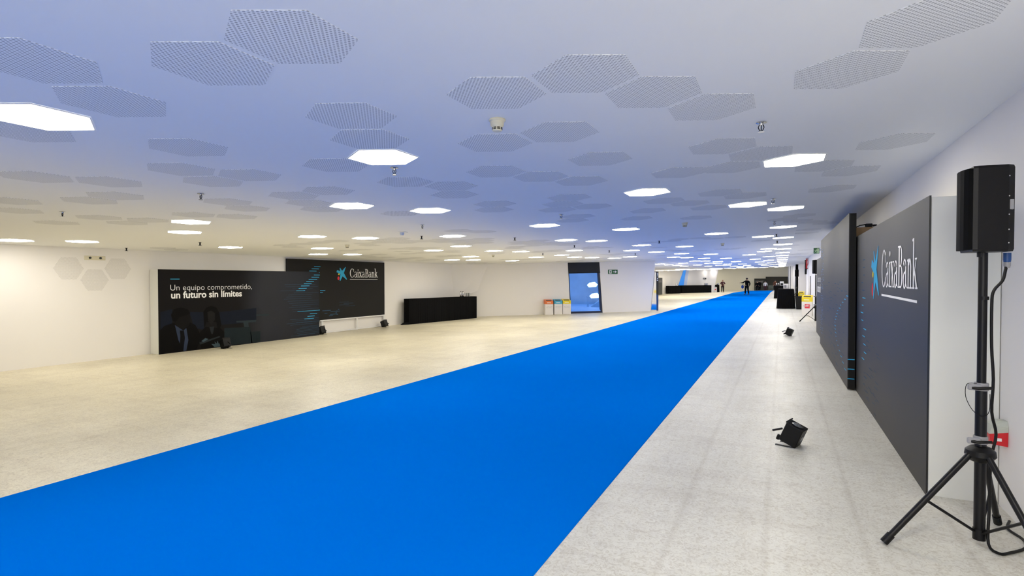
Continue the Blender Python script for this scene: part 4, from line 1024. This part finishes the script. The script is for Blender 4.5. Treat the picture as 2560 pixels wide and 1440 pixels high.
# triple red fire sign
p0, p1 = atY(2014.5, 671.8, 35.5), atY(2025.5, 638.4, 35.5); W_, H_ = p1.x - p0.x, (p1.z - p0.z)
t = thing('fire_sign', p0, 'tall red fire equipment sign of three stacked squares projecting from the right wall', 'fire sign')
for k_ in range(3):
    sq = MB().box((0, 0, k_ * H_ / 3 + .006), (W_, .02, (k_ + 1) * H_ / 3 - .006)).build('sign_square', 'sign_red', t)
    z = (k_ + .5) * H_ / 3; m_ = MB()
    if k_ == 2:
        v_, f_ = ring(W_ / 2, z, .10, .10, .045, .045, 0, 360, 20); m_.add([(a, -.003, b) for a, b in v_], f_); m_.add([(W_ / 2 + .028 * math.cos(q * .6), -.003, z + .028 * math.sin(q * .6)) for q in range(10)], [tuple(range(10))])
    elif k_ == 1:
        m_.box((.06, -.004, z - .09), (.085, -.002, z + .08)); m_.box((.06, -.004, z + .05), (.17, -.002, z + .08)); m_.box((.13, -.004, z - .02), (.16, -.002, z + .05)); m_.box((.18, -.004, z - .01), (.20, -.002, z + .02))
    else:
        m_.box((W_ / 2 - .03, -.004, z - .10), (W_ / 2 + .035, -.002, z + .05)); m_.box((W_ / 2 - .012, -.004, z + .05), (W_ / 2 + .02, -.002, z + .09))
    m_.build('pictogram', 'print_white', sq)
MB().box((W_ + .001, .004, H_ * .5), (XR - p0.x - .001, .016, H_ * .55)).build('bracket', 'grey', t)

# ------------------------------------------------------------------ far right: stands, speakers, bins, tables
b2 = fpt(1.14, 22.9); st2 = tripod(b2, 'second tripod speaker stand, just beyond the grey panels on the right', [(-.52, -.12, -.01), (.17, -.42, 0), (.15, .45, 0)])
loudspeaker((b2[0], b2[1], b2[2] + 1.80), R(20), 'second black loudspeaker, just beyond the grey panels on the right', 1.0)
b3 = fpt(1.0, 45.5); tripod(b3, 'third and farthest tripod speaker stand, behind the black crate', [(-.45, -.25, -.01), (.4, -.3, .01), (.0, .5, 0)])
loudspeaker((b3[0], b3[1], b3[2] + 1.80), R(20), 'farthest black loudspeaker, above the black crate and tables', 1.0)
q = atY(2008.5, 686, 36.8)
t = thing('wall_speaker', (XR - .005, 36.3, q.z), 'narrow black column speaker mounted on the right wall left of the red sign', 'wall speaker')
MB().box((-.15, -.1, 0), (-.04, .12, .86), bev=.01).build('cabinet', 'black', t); MB().box((-.039, -.02, .3), (0, .03, .5)).build('bracket', 'blackmet', t)
b4 = fpt(1.16, 27.6); t = thing('pole_stand', b4, 'bare thin black pole standing by the right wall behind the yellow lidded bin', 'pole stand')
MB().tube([(0, 0, .01), (0, 0, 1.74)], .014, 10).build('pole', 'blackmet', t); MB().lathe([(.12, 0), (.12, .012), (.02, .02)], 20).build('base_disc', 'blackmet', t)
t = bin_unit(fpt(.98, 26.3), R(-8), 'white bin with sloping yellow lid nearest on the right, before the speaker stand', 'yellow', .40, .90, 'yellow lidded bins on the right')
P_, F_ = dashes([(-.08, .34, .19, .18)]); decal(P_, F_, lambda u, v: (u, -.004, v), 'red_label', 'print_red', t)
P_, F_ = dashes([(-.06, .42, .12, .05), (-.02, .47, .1, .025)]); decal(P_, F_, lambda u, v: (u, -.0055, v), 'label_mark', mat('pale_pink_ink', (.8, .45, .45), .5, noise=(9, .04)), t)
bin_unit(fpt(1.02, 35.6), R(-8), 'white bin with yellow lid farther back, behind the black crate', 'yellow', .30, .88, 'yellow lidded bins on the right')
t = thing('storage_crate', fpt(.93, 32.4), 'open black storage crate on the floor between the table and the bin', 'crate')
MB().add([(-.22, -.2, 0), (.22, -.2, 0), (.22, .25, 0), (-.22, .25, 0), (-.28, -.24, .66), (.26, -.24, .66), (.26, .28, .66), (-.28, .28, .66)], [(3, 2, 1, 0), (0, 1, 5, 4), (1, 2, 6, 5), (2, 3, 7, 6), (3, 0, 4, 7), (4, 5, 6, 7)]).build('crate_body', 'black', t)
m_ = MB(); m_.box((-.30, -.26, .655), (.28, -.235, .69)); m_.box((-.30, .275, .655), (.28, .30, .69)); m_.box((-.30, -.235, .655), (-.275, .275, .69)); m_.box((.255, -.235, .655), (.28, .275, .69)); m_.build('rim', 'blackmet', t)
t = thing('bar_table', fpt(-.17, 32.9), 'nearest black cloth covered table on the right side, with white machine', 'bar')
pleated(t, 0, .78, 0, 2.2, 1.07, .01, .07)
t = thing('coffee_machine', fpt(.22, 33.6, 1.09), 'white coffee machine on the nearest black table at the right', 'coffee machine')
MB().box((-.13, -.15, 0), (.13, .15, .27), bev=.012).build('housing', 'binwhite', t); MB().box((.132, -.11, .04), (.18, .11, .22), bev=.01).build('water_tank', 'steel', t); MB().box((-.08, -.155, .05), (.02, -.151, .20)).build('front_panel', 'grey', t)
t = thing('bar_table', fpt(-.52, 50.5), 'second black cloth covered table, behind the nearest one at the right', 'bar')
pleated(t, 0, .80, 0, 4, 1.06, .01, .06)
t = thing('coffee_machine', fpt(.02, 51.2, 1.08), 'steel coffee machine on the second black table at the right', 'coffee machine')
MB().box((-.15, -.15, 0), (.15, .15, .36), bev=.012).build('housing', 'steel', t); MB().box((-.1, -.156, .05), (.1, -.151, .2)).build('front_panel', 'black', t)
for k_ in range(3):
    jug(fpt(-.38 + k_ * .14, 50.9 + k_ * .3, 1.075), ['leftmost jug on the second black table at the right', 'middle jug on the second black table at the right', 'rightmost jug on the second black table at the right'][k_], .26, .05, 'steel', 'jugs on the second black table')
# dark doorway in the side recess
t = thing('door_2', fpt(2.27, 41.5), 'dark doorway', 'door'); t['kind'] = 'structure'; del t['label'], t['category']
MB().box((0, 0, 0), (.025, 6.5, 2.6)).build('door_leaf', mat('brown_door', (.06, .04, .03), .4, noise=(4, .1)), t)
t = thing('door_3', fpt(1.2, 49.9), 'dark door', 'door'); t['kind'] = 'structure'; del t['label'], t['category']
MB().box((.62, .07, 0), (1.05, .095, 2.6)).build('door_leaf', 'dark_sign', t)

# ------------------------------------------------------------------ far left: panel, bars, signs
t = thing('grey_display_panel', fpt(-13.62, 64.5), 'distant grey panel with a white word, at the left end beyond the mirror', 'display panel')
MB().box((-.1, 0, 0), (0, 5.1, 2.12)).build('printed_front', 'pan_far', t)
P_, F_ = SW[0], SW[1]
decal([(a_ / SW[2] * 2.2 + 2.4, b_ * .35 + 1.55) for a_, b_ in P_], F_, lambda u, v: (.004, u, v), 'bank_name', 'print_grey', t)
def far_bar(pxa, pya, pxb, pyb, h, lab):
    a, b = Vector(fl(pxa, pya)), Vector(fl(pxb, pyb)); d_ = b - a; an = math.atan2(d_.y, d_.x)
    t = thing('bar_table', fpt(a.x, a.y), lab, 'bar', rz=an); pleated(t, 0, math.hypot(d_.x, d_.y), .02, .7, h, .012); return t, Matrix.Translation(t.location) @ Matrix.Rotation(an, 4, 'Z'), math.hypot(d_.x, d_.y)
_, mA, lA = far_bar(1673, 734.6, 1701.5, 733.7, 1.04, 'short distant black bar, left of the blue window')
_, mB_, lB = far_bar(1706, 733.2, 1779, 731.2, 1.05, 'long distant black bar, right of the blue window')
jug(mA @ Vector((lA - .5, .3, 1.05)), 'dark jug on the short distant black bar', .34, .08, 'steel')
t = thing('coffee_machine', mB_ @ Vector((lB * .86, .3, 1.06)), 'steel coffee machine on the long distant black bar', 'coffee machine', rz=math.atan2(ed.y, ed.x)); MB().box((-.22, -.15, 0), (.22, .15, .3), bev=.02).build('housing', 'steel', t); MB().box((-.16, -.156, .05), (.1, -.151, .2)).build('front_panel', 'grey', t)
q = Vector(fl(1791.5, 730.3)); t = thing('bar_table', q, 'small distant black table beside the standing person', 'bar', rz=TH)
pleated(t, -.42, .40, 0, .7, 1.10, .01, .04)
t = thing('coffee_machine', q + Vector((.1, .35, 1.115)), 'steel urn on the small distant black table', 'coffee machine'); MB().lathe([(.13, 0), (.14, .02), (.14, .24), (.05, .28)], 14).build('housing', 'steel', t, smooth=True); MB().lathe([(.03, .281), (.02, .31)], 10).build('knob', 'black', t)
q = q + Vector((-.1, -.6, 0)); q.z = F(q.x, q.y)
t = bin_unit(q, TH, 'small distant white bin in front of the black table, beside the standing person', 'binwhite', .45, .80)
P_, F_ = dashes([(-.08, .32, .16, .16)]); decal(P_, F_, lambda u, v: (u, -.004, v), 'red_label', 'print_red', t)
# face of the far oblique wall
wa, wb = Vector((-14.6, 71.2)), Vector((-9.35, 83.2)); wd = (wb - wa).normalized(); wn = Vector((wd.y, -wd.x))   # towards camera side
def onfar(px, py, off=.02):
    o_ = wa + wn * off; n_ = wn; d = ray(px, py); k_ = (o_.x * n_.x + o_.y * n_.y) / (d[0] * n_.x + d[1] * n_.y); return Vector((d[0] * k_, d[1] * k_, CZ + d[2] * k_))
q1, q2, q3, q4 = onfar(1698, 734), onfar(1706, 734), onfar(1715.5, 674), onfar(1710, 674)
def far_plate(name, qs, m_, th=.03, parent=None):
    off_ = Vector((wn.x, wn.y, 0)) * th; lo = Vector(qs[0])
    return MB().slab([tuple(Vector(a_) - lo) for a_ in qs], [tuple(Vector(a_) + off_ - lo) for a_ in qs], 0).build(name, m_, parent, loc=lo if not parent else lo - parent.location)
wdw = thing('window_1', q1, 'x', 'x'); wdw['kind'] = 'structure'; del wdw['label'], wdw['category']
far_plate('window_pane', [onfar(1689, 734), onfar(1705.5, 734), onfar(1714.5, 675), onfar(1709, 675)], 'skyglass', .03, wdw)
far_plate('window_reveal', [onfar(1705.7, 734), onfar(1713, 734), onfar(1722, 675), onfar(1714.7, 675)], mat('pale_blue_reveal', (.55, .65, .9), .6, noise=(3, .03)), .03, wdw)
fs_ = thing('exit_sign', onfar(1758, 698), 'tiny dark exit sign on the distant wall above the long black bar', 'exit sign')
far_plate('sign_plate', [onfar(1758, 698), onfar(1765, 698), onfar(1765, 694.6), onfar(1758, 694.6)], 'dark_sign', .05, fs_)
far_plate('pictogram', [onfar(1759.5, 697, .08), onfar(1760.7, 697, .08), onfar(1760.7, 695.4, .08), onfar(1759.5, 695.4, .08)], 'print_white', .01, fs_)
lb = fl(1668, 734.5)
t = smoke_ = None
t = thing('floor_lamp_unit', lb, 'small dark floor unit with upright stalk left of the short distant bar', 'floor unit'); MB().box((-.1, -.1, 0), (.1, .1, .25), bev=.01).build('base', 'black', t); MB().tube([(0, 0, .25), (.08, 0, .75)], .02, 8).build('stalk', 'grey', t)

# panels on the far wall
def far_panel(px0, px1, zt, Y, lab):
    a, b = atY(px0, 720, Y), atY(px1, 720, Y); t = thing('display_panel', fpt(a.x, Y), lab, 'display panel'); h = zt - F(a.x, Y)
    MB().box((0, 0, 0), (b.x - a.x, .12, h)).build('printed_front', 'pan_far', t); return t, b.x - a.x, h
za = atY(1900, 696.3, 106.6).z; t, w_, h = far_panel(1885.5, 1915, za, 106.6, 'distant dark panel with two lines of writing on the far wall, lower and left one')
P_, F_ = text_mb('Un equipo comprometido,', 0, w_ * .68); decal([(a_ + w_ * .12, b_ + h * .80) for a_, b_ in P_], F_, lambda u, v: (u, -.004, v), 'slogan_upper_line', 'print_grey', t)
P_, F_ = text_mb('un futuro sin límites', .02, w_ * .62); decal([(a_ + w_ * .12, b_ + h * .70) for a_, b_ in P_], F_, lambda u, v: (u, -.004, v), 'slogan_lower_line', 'print_white', t)
za = atY(1940, 691.6, 107.2).z; t, w_, h = far_panel(1914, 1971, za, 107.2, 'distant wide dark panel with a printed pale room view on the far wall, right one')
P_, F_ = dashes([(w_ * .12, h * .12, w_ * .22, h * .25), (w_ * .4, h * .15, w_ * .15, h * .2), (w_ * .1, h * .02, w_ * .4, h * .05)]); decal(P_, F_, lambda u, v: (u, -.004, v), 'printed_picture', mat('ink_pale_room', (.14, .17, .16), .6, noise=(3, .5)), t)

# ------------------------------------------------------------------ people
def skin_obj(name, chain, m, parent, sub=1, loc=(0, 0, 0)):
    """chain: list of polylines of (x, y, z, r); points that coincide are joined"""
    vs = []; rs = []; es = []; key = {}
    for line in chain:
        prev = None
        for (x, y, z, r) in line:
            k_ = (round(x, 4), round(y, 4), round(z, 4))
            if k_ not in key: key[k_] = len(vs); vs.append((x, y, z)); rs.append(r)
            i = key[k_]
            if prev is not None and prev != i: es.append((prev, i))
            prev = i
    me = bpy.data.meshes.new(name); me.from_pydata(vs, es, []); me.materials.append(M[m] if isinstance(m, str) else m)
    o = bpy.data.objects.new(name, me); COL.objects.link(o); o.parent = parent; o.location = loc
    me.skin_vertices or None
    o.modifiers.new('skin', 'SKIN')
    if not me.skin_vertices:
        pass
    bpy.context.view_layer.objects.active = o
    sv = me.skin_vertices[0].data
    for i, r in enumerate(rs):
        rr_ = r if isinstance(r, tuple) else (r, r); sv[i].radius = rr_; sv[i].use_root = (i == 0)
    s_ = o.modifiers.new('sub', 'SUBSURF'); s_.levels = sub; s_.render_levels = sub
    dg = bpy.context.evaluated_depsgraph_get(); ev = bpy.data.meshes.new_from_object(o.evaluated_get(dg))
    o.modifiers.clear(); old = o.data; o.data = ev; ev.name = name
    if not ev.materials: ev.materials.append(M[m] if isinstance(m, str) else m)
    ev.polygons.foreach_set('use_smooth', [True] * len(ev.polygons)); bpy.data.meshes.remove(old)
    return o
def person(loc, rz, h, label, top, bottom, armL, armR, hair='hair', stride=0.0, skirt=False, grp=None):
    """faces +Y in its own space; arm = list of (x, y, z) elbow, wrist for a 1.75 m body"""
    t = thing('person', loc, label, 'person', grp, rz=rz); t.scale = (h / 1.75 * 1.2, h / 1.75 * 1.2, h / 1.75)
    sh = .19; SL, SR = (-sh, 0, 1.42), (sh, 0, 1.42)
    legs = []
    for s_, f in ((-1, stride), (1, -stride)):
        legs.append([(0, 0, .95, .13), (s_ * .09, 0, .88, .085), (s_ * .10, f * .45 + .02, .48, .055), (s_ * .105, f - .03, .09, .038), (s_ * .11, f + .06, .04, .035), (s_ * .115, f + .15, .03, .028)])
    torso = [(0, 0, .95, .13), (0, 0, 1.12, .125), (0, 0, 1.30, .14), (0, 0, 1.44, .09), (0, .005, 1.52, .052), (0, .015, 1.58, .06), (0, .02, 1.66, .085), (0, .01, 1.72, .065)]
    def arm(s_, pts):
        e, w_ = pts; S_ = (s_ * sh, 0, 1.41)
        hd = Vector(w_) - Vector(e); hd = hd.normalized()
        hand = Vector(w_) + hd * .07; out = [[(0, 0, 1.44, .09), (*S_, .055), (*e, .040), (*w_, .026), (*hand, .030)]]
        side = hd.orthogonal().normalized()
        for k_, (o_, l_) in enumerate(((-.024, .07), (-.008, .085), (.009, .08), (.024, .062))):
            b = hand + side * o_ * .8; tip = b + hd * l_ + side * o_ * .5; out.append([(*hand, .030), (*(b + hd * .03), .0095), (*tip, .0075)])
        th = hand - hd * .03 + side.cross(hd) * .03; out.append([(*w_, .026), (*(th), .011), (*(th + hd * .045 + side.cross(hd) * .01), .009)])
        return out
    body = skin_obj('body', [torso] + legs + arm(-1, armL) + arm(1, armR), 'skin', t, 1)
    def grow(pl, g): return [(x, y, z, r + g) for x, y, z, r in pl]
    jk = [grow([(0, 0, .90, .135), (0, 0, 1.12, .13), (0, 0, 1.30, .145), (0, 0, 1.45, .085)], .022)]
    for s_, pts in ((-1, armL), (1, armR)):
        e, w_ = Vector(pts[0]), Vector(pts[1]); S_ = (s_ * sh, 0, 1.41); jk.append(grow([(0, 0, 1.45, .085), (*S_, .06), (*e, .044), (*(w_), .032)], .016))
    jk[0] = [(0, 0, .80, .165)] + jk[0]
    skin_obj('jacket' if not skirt else 'top', jk, top, t, 1)
    tr = [[(0, 0, .97, .14), (s_ * .09, 0, .86, .098), (s_ * .10, f * .45 + .02, .48, .074), (s_ * .105, f - .03, .08, .06)] for s_, f in ((-1, stride), (1, -stride))]
    skin_obj('trousers', tr, bottom, t, 1)
    for s_, f in ((-1, stride), (1, -stride)):
        MB().ell((s_ * .11, f + .05, .042), (.045, .135, .042)).build('shoe', 'shoe', t, smooth=True)
    MB().ell((0, .0, 1.695), (.088, .098, .078)).build('hair', hair, t, smooth=True)
    m_ = MB(); 
    for s_ in (-1, 1): m_.ell((s_ * .03, .097, 1.665), (.011, .008, .007), 8, 6)
    m_.build('eyes', 'hair', t); 
    m_ = MB(); m_.ell((0, .112, 1.64), (.012, .018, .02), 8, 6); m_.ell((-.088, .01, 1.65), (.01, .02, .028), 8, 6); m_.ell((.088, .01, 1.65), (.01, .02, .028), 8, 6); m_.build('nose_and_ears', 'skin', t, smooth=True)
    MB().ell((0, .098, 1.605), (.024, .008, .007), 8, 6).build('mouth', mat('lips', (.3, .1, .08), .5, noise=(9, .1)), t)
    return t
dn = lambda s_, fwd=.02: [(s_ * .25, -.02, 1.14), (s_ * .26, fwd, .90)]
m1 = Vector(fl(1867, 736.3)); 
t = person(m1, TH + R(10), 1.83, 'person in black coat walking on the blue carpet, one arm raised', 'suit', 'suit', [(-.31, .08, 1.26), (-.40, .24, 1.25)], [(.28, -.03, 1.15), (.27, .05, .92)], stride=.10)
hb = thing('shoulder_bag', m1 + Vector((-.44, -.02, .66)), 'round blue bag hanging at the left side of the walking person', 'bag', rz=TH)
MB().ell((0, 0, .20), (.15, .09, .20), 16, 10).build('pouch', 'bag', hb, smooth=True); MB().tube([(-.05, 0, .38), (-.02, 0, .55), (.10, 0, .66), (.12, 0, .40), (.06, 0, .36)], .012, 8).build('strap', 'blackmet', hb)
m2 = Vector(fl(1806.5, 730.6)); ba_ = thing
t = person(m2, TH + R(180), 1.76, 'person in dark maroon clothes standing with folded arms beside the small distant table', 'maroon', 'suit', [(-.27, .05, 1.17), (-.05, .20, 1.22)], [(.27, .05, 1.17), (.06, .23, 1.19)], hair='skin')
MB().box((-.03, .17, 1.30), (.03, .175, 1.38)).build('badge', 'shirt', t)
Yp = 101.5
def at_far(px, dy=0): 
    q = atY(px, 700, Yp + dy); return Vector(fpt(q.x, Yp + dy))
person(at_far(1893.2), TH + R(170), 1.66, 'distant person in dark suit before the lower far panel, left of the two standing together', 'suit', 'suit', dn(-1), dn(1), grp='distant people')
person(at_far(1899.0, 1.6), TH + R(200), 1.76, 'distant person in dark suit before the lower far panel, right of the two standing together', 'suit', 'suit', dn(-1), dn(1), grp='distant people')
person(at_far(1913.5), TH + R(150), 1.62, 'distant person in white top and dark trousers where the two far panels meet', 'shirt', 'maroon', dn(-1), dn(1, .1), grp='distant people')
person(at_far(1938), TH + R(180), 1.74, 'distant person in brown jacket in front of the wide far panel', 'brown', 'suit', dn(-1), dn(1), grp='distant people')
